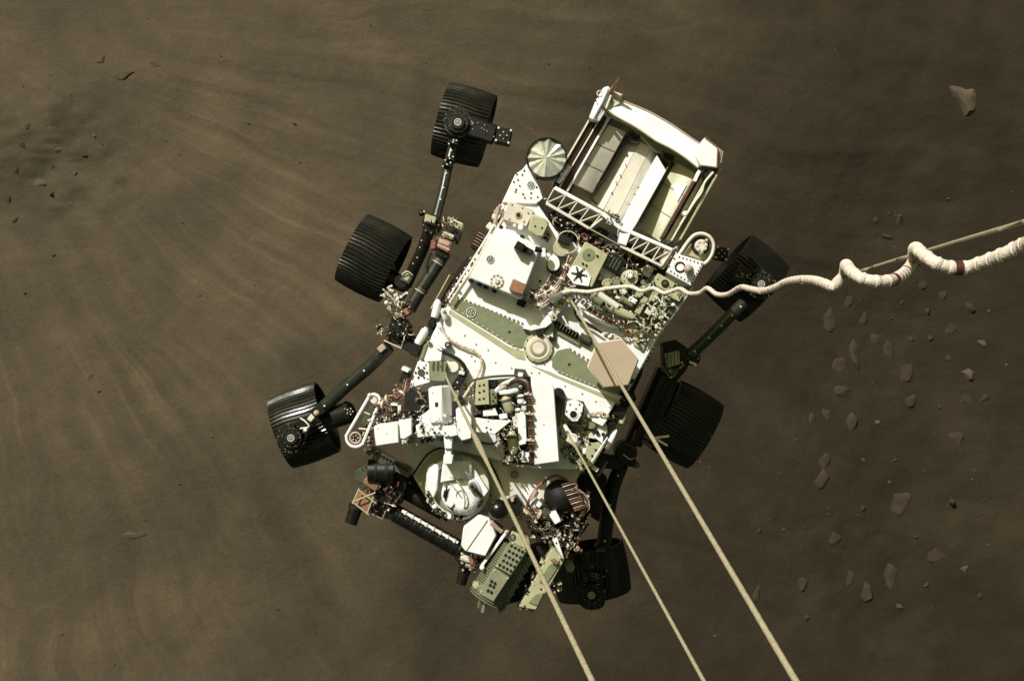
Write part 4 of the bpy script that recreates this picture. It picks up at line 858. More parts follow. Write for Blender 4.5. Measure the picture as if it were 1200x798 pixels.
m = MB(); c = P(541, 580, .12); m.lathe(c+Vector((0, 0, .05)), (0, 0, -1), [(0, .03), (6*q, .03), (6.4*q, .022), (15*q, .026), (15.6*q, .034), (16.2*q, .026), (20*q, .036), (23*q, .052), (24*q, .07), (24*q, .16)], 'white', 36); m.tpx([(519,559,.15),(532,560,.175),(542,574,.19),(545,590,.17),(541,602,.1)], .9, 'oliveL'); m.vcyl(553,570,4.4,.19,.1,'olive',16); m.vcyl(553,570,2.2,.2,.1,'bmatte',12); m.bar((556,573,.17),(565,582,.13),3,.03,'dolive'); m.tpx([(528,566,.175),(536,576,.19)], .7, 'pink'); m.bar((548,590,.15),(556,600,.10), 5, .04, 'cream'); m.prism(rect(527,590,9,7,40), .16,.05,'white',.003); m.prism(rect(522,579,5,8,10), .15,.05,'bmatte',.002); m.prism(rect(561,590,6,9,35), .12,.02,'bmatte',.003); m.ringdots(541,580,19,16,.7,.145,'olive'); m.tpx([(524,570,.16),(522,584,.15),(531,598,.13),(546,604,.09)], 1.1, 'bmatte')
part(m, 'carousel_dome', car)
m = MB(); m.tpx([(484,556,-.055),(494,541,-.055),(504,530,-.055),(520,524,-.055),(548,524,-.055),(568,534,-.055),(580,552,-.055),(589,575,-.055)], 1.1, 'bmatte'); m.tpx([(545,540,.0),(556,552,.0),(570,572,.0),(576,582,.0)], 1.3, 'dolive'); part(m, 'seal_line', front_deck)
m = MB(); m.prism([(487,557),(497,544),(506,532),(521,525.5),(548,525.5),(567,535),(579,552),(588,575),(578,592),(500,585)], -.066, -.075, 'oliveL', .001); part(m, 'mast_shade_panel', front_deck)  # olive sheet painting the mast and arm shadow onto the front deck
clutter([(500,578),(520,596),(545,606),(558,602),(540,614),(512,602),(494,582)], 30, -.1, .02, ['bmatte','white','oliveL','cream','black'], 60, 1.5, 4, 'carousel_fitting', car)
m = MB(); m.ball(P(584, 597, .14), 12.3*S(.14), 'tyre', 32, 20); m.cyl(P(584,597,.1), P(584,597,-.1), .04, .05, 'bmatte'); part(m, 'black_ball')
m = MB(); m.prism([(594,588),(606,582),(612,590),(608,604),(598,606)], .08, -.1, 'black', .005); m.prism([(598,584),(603,582),(602,588),(599,588)], .1, .05, 'oliveL', .002); part(m, 'black_wedge')
m = MB(); c = P(657, 581, -.02); m.ball(c, 20*S(0), 'bmatte', 24, 14); part(m, 'black_dome')
m = MB()
for k in range(13):
    x = 661+k*1.25; y = 569+k*2.5; m.tpx([(x-3, y-1, .09), (x+5, y-3.4, .10), (x+12, y-5, .05)], .6, ('copper','wirew','maroon','pink')[k % 4], n=6)
part(m, 'copper_coil')
harness([(672,572,.06),(684,580,.06),(688,592,.04),(680,606,.02)], 9, .7, 4, ['wirew','wire','copper','bmatte'], None, ties=0, seed=15)
harness([(612,606,.03),(622,596,.05),(630,602,.05),(640,606,.04)], 12, .7, 5, ['wire','maroon','copper','wirew'], None, ties=2, seed=16)
m = MB(); m.tpx([(617,595,.06),(622,582,.06),(634,567,.05),(650,557,.04),(664,562,.02)], 1.8, 'wire'); m.prism(rect(625,580,4,14,30), .07, 0, 'pink', .003); part(m, 'hose')
m = MB(); m.prism(rect(651,607,9,13,-30), .1, -.1, 'white', .004); m.prism(rect(640,601,8,8,20), .06, -.1, 'dolive', .004); m.prism(rect(630,590,10,7,40), .03, -.1, 'white', .004); m.prism([(614,566),(630,574),(622,592),(612,578)], -.05, -.1, 'white', .003); part(m, 'white_block', gap=.002)  # last flat white piece paints the sunlit patch of the front deck
m = MB(); m.prism([(655,600),(690,600),(688,618),(672,640),(648,632)], -.15, -.35, 'bmatte', .004); m.tpx([(692,602,-.05),(672,640,-.1)], 1.2, 'oliveL', sm=False); m.tpx([(660,612,-.1),(668,622,-.1)], 1, 'olive', sm=False); m.tpx([(672,604,-.1),(665,625,-.1)], 1, 'olive', sm=False); part(m, 'front_bracket')
clutter([(612,600),(660,600),(690,608),(676,640),(650,644),(625,632)], 95, -.15, .03, ['bmatte','black','dolive','oliveL','cream','bmatte','copper','white'], 61, 1.8, 5, 'front_fitting')
clutter([(655,575),(690,570),(692,600),(672,606)], 36, -.08, .02, ['bmatte','black','copper','wirew','bmatte'], 62, 1.5, 4, 'dome_fitting')

# ---------------------------------------------------------------- robotic arm
m = MB(); A = P(463, 601, -.14); B = P(540, 644, -.14)
m.cyl(A, B, .052, .052, 'black', 18); d = (B-A)
for i in range(22):
    p = A+d*(i+.5)/22; e = d.normalized()*.004; m.cyl(p-e, p+e, .0545+.003*random.random(), .056, 'black', 14)
forearm = part(m, 'forearm')
m = MB(); m.bar((471,598.5,-.085), (537,636,-.085), 3.0, .02, 'white', .002)  # white strip painting the sun's highlight along the forearm's upper edge
for i in range(8): m.prism(rect(475+i*8.2, 601+i*4.7, 2.6, 4.2, 29), -.079, -.11, 'cream', .001)
part(m, 'forearm_highlight', forearm)
m = MB(); m.prism([(436,546),(446,538),(470,550),(478,566),(470,592),(450,594),(434,578)], -.08, -.3, 'black', .008); m.cyl(P(432,552,-.05), P(462,552,-.05), .07, .07, 'black', 22); m.cyl(P(440,552,-.048), P(443,552,-.048), .0725, .0725, 'bmatte', 22); m.cyl(P(452,552,-.048), P(456,552,-.048), .0725, .0725, 'bmatte', 22)
for (x, y) in ((450,573),(462,578),(465,566),(455,590)): m.vcyl(x, y, 3.4, -.06, -.1, 'bmatte', 14); m.dots([(x, y)], 1, -.06, 'olive')
elbow = part(m, 'elbow_joint')
m = MB(); m.prism([(416,552),(428,546),(434,556),(422,568),(416,562)], -.06, -.25, 'dolive', .005); m.prism([(424,565),(431,557),(446,565),(440,577)], -.03, -.12, 'copper', .006); part(m, 'copper_box', elbow)
m = MB()
for a, b_ in (((413,588),(440,577)),((413,588),(432,603)),((420,574),(441,590)),((430,602),(438,582)),((413,590),(421,572))): m.tpx([(*a, -.04), (*b_, -.04)], .9, 'oliveL', sm=False)
m.prism([(418,578),(438,580),(430,602),(416,590)], -.08, -.25, 'rust', .004); part(m, 'strut_frame', elbow)
m = MB(); A = P(418,592,-.16); B = P(411,613,-.16); m.cyl(A, B, .042, .038, 'black', 18); m.cyl(A, A+(B-A)*.2, .047, .047, 'bmatte', 18); part(m, 'elbow_motor', elbow)
m = MB(); m.prism([(438,590),(456,590),(470,598),(462,610),(446,606),(432,600)], -.12, -.25, 'black', .005); m.tpx([(446,588,-.1),(458,596,-.1)], 1, 'cream', sm=False); m.dots([(455,597),(450,592)], 1.6, -.1, 'white'); m.tpx([(436,602,-.1),(448,608,-.1),(452,598,-.1)], .6, 'pink', sm=False); part(m, 'elbow_bracket', elbow)
m = MB(); m.prism([(480,556),(498,560),(500,580),(524,612),(514,604),(482,578)], -.2, -.32, 'bmatte', .004); m.cyl(P(470,572,-.2), P(520,600,-.2), .05, .05, 'bmatte', 14); m.ball(P(493,567,-.06),.013,'white',8,6); part(m, 'upper_arm')
m = MB(); m.prism([(538,640),(550,648),(556,662),(544,668),(532,654)], -.1, -.28, 'black', .005); m.prism([(548,652),(560,656),(562,664),(550,662)], -.05, -.12, 'copper', .004); m.cyl(P(540,652,-.07),P(550,656,-.07),.02,.02,'cream',12); m.cyl(P(545,662,-.08),P(556,664,-.08),.016,.016,'steel',12); wr = part(m, 'wrist_joint')
clutter([(540,648),(562,652),(560,672),(542,668)], 26, -.15, -.04, ['copper','bmatte','cream','wire','pink'], 63, 1.5, 3.6, 'wrist_fitting', wr)
m = MB(); A = P(545,666,-.16); B = P(540,684,-.16); m.cyl(A, B, .034, .031, 'black', 18); m.cyl(A, A+(B-A)*.25, .038, .038, 'bmatte', 18); part(m, 'wrist_motor', wr)
# hex plate
m = MB(); hp = [(561,603),(574,608),(582,627),(569,652),(545,646),(540,639),(543,618)]
m.prism(hp, .1, -.02, 'white', .006); hpp = part(m, 'hexagonal_cover')
m = MB(); m.tpx([(571,609,.104),(546,645,.104)], .7, 'wirew', sm=False); m.cyl(P(575,612,.09), P(588,622,.07), .018, .018, 'pink', 12); part(m, 'cover_seam', hpp)
m = MB(); m.prism([(576,612),(590,622),(566,668),(556,664),(570,654),(583,628)], .02, -.15, 'bmatte', .004); m.bar((596,620,.08),(564,664,.06), 3.4, .03, 'white'); m.ball(P(565,665,.07),.016,'white',10,8); m.ball(P(594,622,.08),.014,'cream',10,8); part(m, 'cover_hinge', hpp)
# turret drum
m = MB(); ax0 = P(607,640,-.02); ax1 = P(571,702,-.02)
T = MB(); d = (ax1-ax0); L = d.length; dn = d.normalized(); side = Vector((-dn.y, dn.x, 0)); 
if side.x < 0: side = -side
m.lathe(ax0, d, [(0, 0), (.10, 0), (.115, .012), (.115, L-.03), (.105, L), (0, L)], 'dolive', 30)
for i in range(24): p = ax0+dn*(.01+L*i/24); m.lathe(p, d, [(.115, 0), (.1185, .001), (.1185, .004), (.115, .005)], 'olive', 30)
tur = part(m, 'turret_drum')
m = MB()
m.prism([(598,634),(617,645),(599,674),(580,663)], .11, .09, 'shield', .002); m.prism([(578,666),(597,677),(580,706),(561,695)], .108, .088, 'shield', .002)
hol = []
for i in range(5):
    for j in range(4): hol.append((599.5+j*4.3-i*3.4+(2 if i % 2 else 0)*.4, 639.5+j*2.4+i*5.6+(i % 2)*.6))
hol += [(576,681),(580,683.5),(574.5,685.5),(578.5,687.5),(572,692),(576,694)]
for (x, y) in hol: m.prism(rect(x, y, 3.3, 3.3, 70), .1115, .1, 'bmatte', 0)
m.dots([(601,636),(614,643),(583,663),(580,668),(595,677),(564,693)], 1.0, .11, 'cream', .004)
part(m, 'perforated_shield', tur)
m = MB()
for i in range(15):
    t = i/14; x = 618-38*t; y = 648+63*t
    m.bar((x, y, .085), (x+9, y+5.5+(3 if i % 2 else 0), .02), 1.3, .02, 'olive', .001)
    m.bar((x+3, y, .085), (x+6, y+8, .04), 1.1, .02, 'dolive', .001)
part(m, 'mesh_guard', tur)
m = MB(); m.bar((618,645,.12),(578,706,.12), 1.6, .03, 'bmatte', .001); part(m, 'shield_seam', tur)
m = MB(); m.cyl(P(570,700,.0), P(566,717,.0), .016, .016, 'steel', 12); m.cyl(P(564,699,.02), P(561,711,.0), .012, .012, 'steel', 12); m.prism(rect(566,692,14,9,60), .09, 0, 'olive', .004); m.prism(rect(570,692,5,5,60), .1, .05, 'bmatte', .002); m.prism(rect(587,706,10,8,60), .04, -.1, 'dolive', .004); m.dots([(584,704),(589,708),(560,690)], 1.4, .05, 'bmatte'); m.prism(rect(558,686,6,8,60), .05, -.05, 'oliveL', .003); part(m, 'drill_bit', tur)
m = MB(); m.prism([(600,622),(620,632),(622,645),(608,640),(596,632)], .09, -.1, 'oliveL', .005); m.torus(600.5,629,3,.9,.095,'dolive'); m.vcyl(600.5,629,2,.1,.08,'olive',12); part(m, 'turret_mount', tur)
# long side tool
m = MB(); m.prism([(648,640),(656,646),(662,656),(628,715),(608,711),(618,694)], .02, -.12, 'oliveL', .005); m.prism([(643,662),(656,656),(652,668),(640,686),(632,682)], .03, .0, 'olive', .003); m.prism([(628,696),(638,694),(630,710),(619,706)], .03, .0, 'olive', .003)
m.dots([(634,690),(647,656),(615,710),(626,714)], 1.2, .02, 'bmatte'); tool = part(m, 'side_tool')
m = MB(); m.prism([(648,632),(653,630),(658,645),(661,655),(655,654)], .06, -.05, 'white', .003); m.cyl(P(648,656,.05), P(653,660,.05), .014, .014, 'rust', 12); part(m, 'tool_spine', tool)
clutter([(636,652),(650,644),(636,672),(616,700),(612,694)], 40, -.06, .03, ['bmatte','wire','cream','oliveL','black'], 64, 1.4, 3.5, 'tool_wiring', tool)
clutter([(606,704),(632,710),(626,718),(606,714)], 22, -.08, .02, ['oliveL','cream','bmatte'], 65, 1.4, 3.2, 'tool_foot', tool)
clutter([(640,690),(660,682),(656,692),(640,700)], 14, -.1, .01, ['cream','oliveL','bmatte','dolive'], 66, 1.5, 3.2, 'tool_bracket', tool)
harness([(650,622,.0),(658,630,.0),(666,640,-.02),(662,652,-.02)], 7, .9, 3, ['wire','copper','wirew','maroon'], None, ties=2, seed=17)
m = MB(); m.tpx([(662,628,-.03),(676,640,-.04)], 1.4, 'cream', sm=False); m.ball(P(676,643,-.03),.02,'pink',10,8); m.ball(P(681,645,-.04),.012,'wire',8,6); m.vcyl(668,665,5.5,-.1,-.2,'olive',14); m.vcyl(655,690,4,-.08,-.2,'oliveL',12); part(m, 'clamp_fitting')
m = MB(); m.prism([(617,646),(650,634),(644,660),(612,704),(586,710),(590,700)], -.1, -.3, 'bmatte', .004); part(m, 'turret_core')

# ---------------------------------------------------------------- loose cable runs over the equipment
WM = ['wirew','maroon','bmatte','white','bmatte','oliveL']
cables([(618,342),(664,300),(690,340),(650,372),(618,366)], 34, .04, .10, WM, 201)
cables([(676,338),(745,316),(800,334),(786,370),(764,394),(700,392),(684,362)], 30, .05, .10, ['wirew','bmatte','olive','bmatte','white','oliveL'], 202, L=18)
cables([(640,245),(664,252),(772,316),(760,330),(690,292),(648,272)], 44, .04, .07, ['bmatte','wire','rust','wirew','bmatte'], 203)
cables([(584,452),(618,450),(621,542),(590,545),(578,505)], 60, .08, .17, ['bmatte','wirew','bmatte','maroon','oliveL','white'], 204)
cables([(438,482),(490,478),(486,500),(442,500)], 36, .14, .2, ['maroon','bmatte','wirew','bmatte'], 205)
cables([(612,598),(662,598),(690,606),(676,640),(650,645),(622,632)], 48, -.06, .06, ['bmatte','maroon','bmatte','wirew','bmatte','oliveL'], 206)
cables([(655,490),(690,490),(692,532),(680,545),(658,540)], 36, .0, .06, ['bmatte','dolive','wirew','bmatte'], 207)
cables([(553,298),(563,303),(524,362),(510,366)], 30, -.1, .0, ['wire','bmatte','wirew','copper','oliveL'], 208, L=10)
cables([(495,572),(512,600),(540,610),(560,602),(540,606),(506,584)], 16, -.02, .04, ['bmatte','wirew'], 209, L=9)
cables([(486,452),(506,448),(510,500),(486,500)], 14, .16, .3, ['bmatte','wirew','wire'], 210, L=12)
cables([(416,548),(470,548),(478,566),(468,596),(432,604)], 22, -.1, -.02, ['bmatte','wire','copper','bmatte','wirew'], 211, rp=.6)
cables([(500,252),(544,254),(530,300),(505,296)], 11, -.33, -.26, ['bmatte','wire','wirew','bmatte'], 212)
cables([(452,342),(482,350),(486,400),(454,404)], 30, -.34, -.25, ['bmatte','wire','bmatte','cream'], 213)
cables([(772,402),(806,404),(800,446),(776,444)], 7, -.34, -.28, ['bmatte','dolive','bmatte','oliveL'], 214)

# ---------------------------------------------------------------- wheels and suspension
WZ = -.95; WR = .262
def wheel(cx, cy, ang, seed, half=.165):
    """grousered barrel wheel; ang = direction of the axle in the picture (degrees, y down)"""
    c = P(cx, cy, WZ); ax = Vector((math.cos(R(ang)), -math.sin(R(ang)), 0)); e1 = Vector((0, 0, 1)); e2 = ax.cross(e1)
    nt_, nw = 60*4, 9; vs = []; fs = []
    prof = [(-1, .925), (-.985, .955), (-.8, .972), (-.45, .99), (0, 1.0), (.45, .99), (.8, .972), (.985, .955), (1, .925)]
    for (s_, rp) in prof:
        for i in range(nt_):
            ph = .022*math.sin(s_*math.pi)
            t = 2*math.pi*i/nt_+ph+seed; g_ = 0.0055 if (i % 4) == 0 and abs(s_) < .99 else 0
            r_ = WR*rp*.955+g_; vs.append(c+ax*(s_*half)+(e1*math.cos(t)+e2*math.sin(t))*r_)
    for k in range(len(prof)-1):
        for i in range(nt_): fs.append([k*nt_+i, (k+1)*nt_+i, (k+1)*nt_+(i+1) % nt_, k*nt_+(i+1) % nt_])
    m = MB(); m.add(vs, fs, 'tyre')
    for sgn in (-1, 1):     # inside of the barrel
        m.lathe(c+ax*sgn*half, ax*-sgn, [(WR*.925*.955, 0), (WR*.87, .002), (WR*.86, .03), (WR*.85, half*.9)], 'tyre', 60)
    wh = part(m, 'wheel', sharp=25)
    m = MB(); m.lathe(c-ax*half*.45, ax, [(0, 0), (.055, 0), (.06, .01), (.06, half*.75), (.05, half*.9), (0, half*.9)], 'black', 24)
    m.lathe(c-ax*.01, ax, [(.05, 0), (.075, -.004), (.075, .02), (.05, .024)], 'black', 24); part(m, 'wheel_hub', wh)
    m = MB()
    for k in range(6):
        t = 2*math.pi*k/6+seed; d0 = e1*math.cos(t)+e2*math.sin(t); d1 = e1*math.cos(t+.25)+e2*math.sin(t+.25); pts = [c+d0*.07, c+d0*.13+ax*.03, c+d1*.2+ax*.035, c+d1*.225+ax*.01]
        m.tube(pts, .011, 'steel' if False else 'black', 6, 4)
    part(m, 'wheel_spoke', wh)
    return wh
def actuator(cx, cy, mx, my, seed, dirs, box_, z=-.58):
    """steering actuator on top of a wheel; dirs = toward which side its bolted cover reaches"""
    m = MB(); m.vcyl(mx, my, 13, z, z-.12, 'black', 28); m.vcyl(mx, my, 18, z-.03, z-.12, 'black', 28)
    m.vcyl(mx, my, 8, z+.02, z-.02, 'bmatte', 22)
    rn = random.Random(seed)
    m.dots([(mx+q*math.cos(t), my+q*math.sin(t)) for q, t in ((rn.uniform(8, 12), rn.uniform(0, 6.28)) for _ in range(26))], .5, z, 'olive'); m.dots([(mx+q*math.cos(t), my+q*math.sin(t)) for q, t in ((rn.uniform(13.5, 17.5), rn.uniform(0, 6.28)) for _ in range(24))], .45, z-.03, 'oliveL')
    if dirs:
        dx, dy = dirs
        m.bar((mx+dx*.3, my+dy*.3, z-.03), (mx+dx, my+dy, z-.03), 22, .1, 'black', .01)
        for k in range(14): t = rn.uniform(.3, 1); m.dots([(mx+dx*t+rn.uniform(-9, 9)*abs(dy/(abs(dx)+abs(dy)))+rn.uniform(-2,2), my+dy*t+rn.uniform(-9, 9)*abs(dx/(abs(dx)+abs(dy))))], .7, z-.028, 'oliveL')
    st = part(m, 'steering_actuator'); fid(mx, my, z+.021, 4.3, st, light='cream')
    if box_:
        bx, by, sz = box_; m = MB(); m.prism(rr(bx, by, sz, sz, -18), z-.02, z-.14, 'black', .006)
        for a, b_ in rr(bx, by, sz*.82, sz*.82, -18): m.dots([(a, b_)], 1.5, z-.02, 'cream', .01)
        m.ringdots(bx, by, sz*.22, 4, .9, z-.02, 'cream'); m.vcyl(bx, by, sz*.2, z-.012, z-.03, 'bmatte', 12); part(m, 'drive_motor', st)
    return st
wheel(544, 147, 15.6, .02); wheel(438, 303, 27, .05); wheel(357, 498, -20, .09); wheel(874, 326, 41, .03); wheel(801, 497, 30, .07); wheel(692, 668, 80, .01)
actuator(544,147, 536.5,143.5, 1, (44,14), (590,159,18)); actuator(357,498, 341,513, 2, (24,-18), None); a4 = actuator(874,326, 892,333, 3, (-30,-14), (846,297,15)); actuator(692,668, 693,697, 4, (2,-26), None, z=-.6)

def arm_tube(pts, rp, mt, name, ndots, parent=None, bands=0):
    m = MB(); m.tube([P(*p) for p in pts], rp*S(pts[0][2]), mt, 14, 8)
    sp = smooth_path([P(*p) for p in pts], 12)
    for k in range(ndots):
        i = int((k+.6)/ndots*(len(sp)-2)); p = sp[i]; m.cyl(p+Vector((0, 0, rp*S(pts[0][2])*.85)), p+Vector((0, 0, rp*S(pts[0][2])+.008)), .0075, .006, 'cream', 8)
    for k in range(bands):
        i = int((k+.5)/bands*(len(sp)-2)); d = (sp[i+1]-sp[i]).normalized()*.008; q = rp*S(pts[0][2])*1.06; m.cyl(sp[i]-d, sp[i]+d, q, q, 'dolive', 14)
    return part(m, name, parent)
arm_tube([(533,166,-.56),(527,186,-.53),(519,224,-.48),(509,262,-.44)], 5.6, 'tube', 'rear_bogie_arm', 7)
m = MB(); 
for (x, y) in ((531,167),(527,186),(524,193)): m.prism(rect(x, y, 12, 4, 12), -.45, -.56, 'black', .003); m.dots([(x, y), (x-5, y+2), (x+4, y-2)], 1.0, -.445, 'cream', .01)
part(m, 'arm_clamp')
arm_tube([(505,262,-.42),(496,290,-.46),(486,312,-.5),(476,334,-.56)], 7, 'black', 'middle_bogie_arm', 0)
m = MB(); m.prism(rr(477,325,12,13), -.48,-.6,'dolive',.004); m.prism(rr(477,325,6,8), -.475,-.5,'oliveL',.003); m.tpx([(471,322,-.46),(477,318,-.45),(483,322,-.46)], .8, 'cream'); m.vcyl(470,330,8,-.5,-.7,'black',18); m.cyl(P(474,334,-.8),P(455,325,-.95),.05,.06,'black',16); m.dots([(494,282),(492,290),(489,302),(484,309)], .9, -.395, 'wirew', .01); part(m, 'arm_end_fitting')
m = MB(); m.vcyl(505,262,11,-.36,-.55,'black',24); m.prism(rect(504,257,13,9,15), -.33,-.42,'oliveL',.004); m.prism(rect(505,262,12,3,15), -.32,-.4,'bmatte',.002); m.ball(P(494,250,-.4),.02,'black',10,8); m.dots([(497,248)],1.2,-.38,'cream'); m.ringdots(505,264,9,8,1,-.36,'steel'); part(m, 'bogie_pivot')
m = MB(); m.prism([(525,254),(543,262),(540,270),(522,262)], -.3,-.42,'oliveL',.004); m.prism([(521,271),(533,276),(529,281),(518,276)], -.28,-.42,'oliveL',.003); m.bar((519,272,-.27),(531,278,-.27),1,.01,'cream',0); m.dots([(526,258),(535,262),(530,266),(538,266)], 1, -.298, 'bmatte'); m.bar((526,255,-.295),(542,263,-.295),1.4,.01,'cream',0); m.prism([(515,277),(530,284),(525,297),(511,289)], -.27,-.42,'rust',.006); m.prism([(516,279),(528,284.5),(525,289),(514,284)], -.265,-.3,'pink',.003); m.prism([(528,268),(541,273),(536,286),(526,280)], -.32,-.42,'bmatte',.004); m.dots([(529,270),(533,268),(524,268)],1.6,-.3,'bmatte'); m.bar((513,287,-.265),(527,293,-.265),1,.01,'cream',0); m.prism([(512,290),(527,297),(523,304),(510,298)], -.3,-.45,'black',.004); m.prism([(505,282),(512,280),(510,292),(504,292)], -.3,-.42,'wire',.003); part(m, 'bogie_electronics')
arm_tube([(519,300,-.36),(505,322,-.36),(492,342,-.36),(479,364,-.36)], 7.6, 'tube', 'rocker_tube', 0, bands=0)
m = MB(); 
for t in (.1, .62, .95):
    x = 519-40*t; y = 300+64*t; A = P(x, y, -.36); d = (P(479,364,-.36)-P(519,300,-.36)).normalized(); m.cyl(A-d*.008, A+d*.008, .042, .042, 'dolive', 16); m.cyl(A+d*.012, A+d*.016, .0425, .0425, 'cream', 16)  # thin cream ring paints the bright glint at each collar
m.tpx([(505,296,-.33),(500,312,-.33),(502,324,-.33),(494,338,-.33)], 1.6, 'bmatte'); part(m, 'tube_collar')
m = MB(); rn = random.Random(77)
for i in range(26): x = rn.uniform(450,476); y = 342+(x-450)*.5+rn.uniform(-7,9); m.tpx([(x,y,-.42),(x+rn.uniform(-5,5),y+rn.uniform(-5,5),-.34)], rn.uniform(.7,1.8), rn.choice(('cream','oliveL','bmatte','white')), n=6, sm=False)
m.tpx([(462,352,-.38),(449,339,-.33)], 1.2, 'cream', sm=False); m.tpx([(460,352,-.38),(446,346,-.33)], 1.2, 'cream', sm=False); m.prism(rect(468,356,12,9,25), -.34,-.45,'cream',.004); m.ball(P(453,355,-.35),.016,'cream',8,6); part(m, 'cable_clamp')
m = MB(); m.prism(rect(475,366,10,8,-25), -.27,-.4,'rust',.006); m.prism(rect(468,370,13,6,10), -.3,-.4,'pink',.004); m.prism(rect(462,374,8,5,10), -.3,-.4,'bmatte',.003); m.vcyl(468,384,12,-.3,-.5,'black',24); m.prism([(458,376),(476,374),(482,392),(490,398),(488,408),(470,404),(454,402)], -.34,-.5,'black',.006); m.ringdots(468,384,8,7,1,-.3,'steel'); m.prism([(470,398),(492,404),(500,412),(494,420),(470,408)], -.28,-.45,'bmatte',.005); m.tpx([(450,399,-.3),(470,408,-.28),(473,398,-.27)], .7, 'cream', sm=False); part(m, 'rocker_pivot')
m = MB(); rn = random.Random(78)
for i in range(18): x = 450+rn.uniform(-6,6); y = 387+rn.uniform(-6,6); m.tpx([(x,y,-.36),(x+rn.uniform(-4,4),y+rn.uniform(-4,4),-.3)], rn.uniform(.7,1.5), rn.choice(('cream','oliveL','olive','bmatte')), n=6, sm=False)
part(m, 'cable_clamp')
arm_tube([(456,406,-.36),(432,430,-.4),(403,455,-.44),(370,486,-.5)], 7.8, 'tube', 'front_rocker_arm', 4)
m = MB(); m.prism(rect(447,408,9,7,-40), -.27,-.4,'pink',.003); m.prism(rect(450,412,16,6,-45), -.29,-.42,'black',.003); m.prism(rect(372,482,16,13,-40), -.4,-.55,'black',.005); m.ball(P(371,484,-.39),.02,'pink',10,8); m.vcyl(357,497,9,-.46,-.6,'black',18); m.tpx([(352,490,-.44),(358,494,-.42),(362,500,-.42),(352,502,-.44)], 1, 'cream'); m.ball(P(358,504,-.42),.014,'white',8,6); m.prism(rect(365,489,10,6,-50), -.4,-.5,'cream',.003); part(m, 'arm_end_fitting')
m = MB(); A = P(382,492,-.55); B = P(409,483,-.5); m.cyl(A, B, .07, .07, 'black', 22); m.cyl(B, B+(B-A).normalized()*.02, .075, .06, 'bmatte', 22); m.ringdots(410,482,3.4,5,.9,-.425,'cream'); m.dots([(410,482),(404,479)], .8, -.425, 'oliveL'); part(m, 'front_drive_motor')
# right side
arm_tube([(870,356,-.54),(855,371,-.5),(832,394,-.46),(806,418,-.42)], 7, 'tube', 'rear_bogie_arm', 5)
m = MB(); m.prism([(777,402),(792,398),(806,408),(806,432),(794,446),(778,438)], -.38,-.55,'black',.006); m.prism([(780,414),(796,411),(797,427),(782,431)], -.3,-.42,'oliveL',.005); m.prism([(778,429),(794,432),(790,442),(776,436)], -.33,-.45,'dolive',.004); m.vcyl(812,420,9,-.4,-.55,'black',20); m.tpx([(808,424,-.34),(816,428,-.34)], 1.6, 'cream', sm=False); m.ringdots(812,420,6,6,.9,-.4,'steel')
for i in range(4): m.bar((782+i*4,413-i*.6,-.296),(783+i*4,429-i*.8,-.296),.7,.006,'dolive',0)
part(m, 'bogie_electronics')
m = MB(); m.prism([(772,430),(796,440),(790,462),(772,500),(750,524),(733,522),(746,486)], -.42,-.58,'black',.008); m.cyl(P(778,440,-.4),P(742,520,-.4),.055,.055,'black',18); m.cyl(P(768,470,-.7),P(790,490,-.92),.05,.06,'black',16)
rn = random.Random(79)
for k in range(12): t = rn.random(); m.dots([(780-40*t+rn.uniform(-6,6), 444+72*t+rn.uniform(-4,4))], 1.1, -.385, rn.choice(('olive','steel','wire')), .01)
m.tpx([(764,476,-.34),(774,470,-.36),(778,462,-.38)], 1.4, 'black'); part(m, 'middle_bogie_arm')
m = MB()
for a, b_ in (((768,513),(784,511)),((770,515),(782,522)),((760,508),(772,516))): m.tpx([(*a,-.34),(*b_,-.34)], 1.5, 'cream', sm=False)
m.prism(rect(758,510,14,9,30), -.36,-.48,'dolive',.003); m.prism(rect(744,512,6,18,20), -.35,-.48,'wire',.003); m.bar((752,516,-.34),(764,524,-.34),4,.04,'dolive'); part(m, 'cable_clamp')
m = MB(); m.vcyl(734,530,13,-.34,-.52,'black',24); m.prism(rect(734,540,22,12,10), -.38,-.5,'black',.006); m.tpx([(722,524,-.32),(734,520,-.31),(744,526,-.32)], 1, 'dolive'); m.tpx([(730,532,-.31),(738,538,-.31),(744,536,-.31)], 1, 'steel'); m.vcyl(746,545,4,-.4,-.5,'dolive',12); m.prism([(700,530),(734,538),(730,552),(704,548)], -.36,-.5,'black',.006); part(m, 'rocker_pivot')
arm_tube([(728,545,-.4),(718,572,-.44),(711,610,-.5),(706,650,-.54)], 8.6, 'black', 'front_rocker_arm', 3)
m = MB(); m.prism(rect(706,652,26,14,85), -.48,-.6,'black',.006); m.torus(702,655,6,1.2,-.47,'bmatte'); m.ringdots(702,668,9,7,1.1,-.5,'olive'); m.prism(rect(704,645,10,3,0), -.47,-.5,'dolive',.002); m.torus(699,704,9,1,-.62,'bmatte'); part(m, 'arm_end_fitting')
m = MB(); m.prism([(676,560),(700,550),(712,560),(702,612),(690,604),(680,580)], -.3,-.48,'bmatte',.006); part(m, 'front_shear_plate')

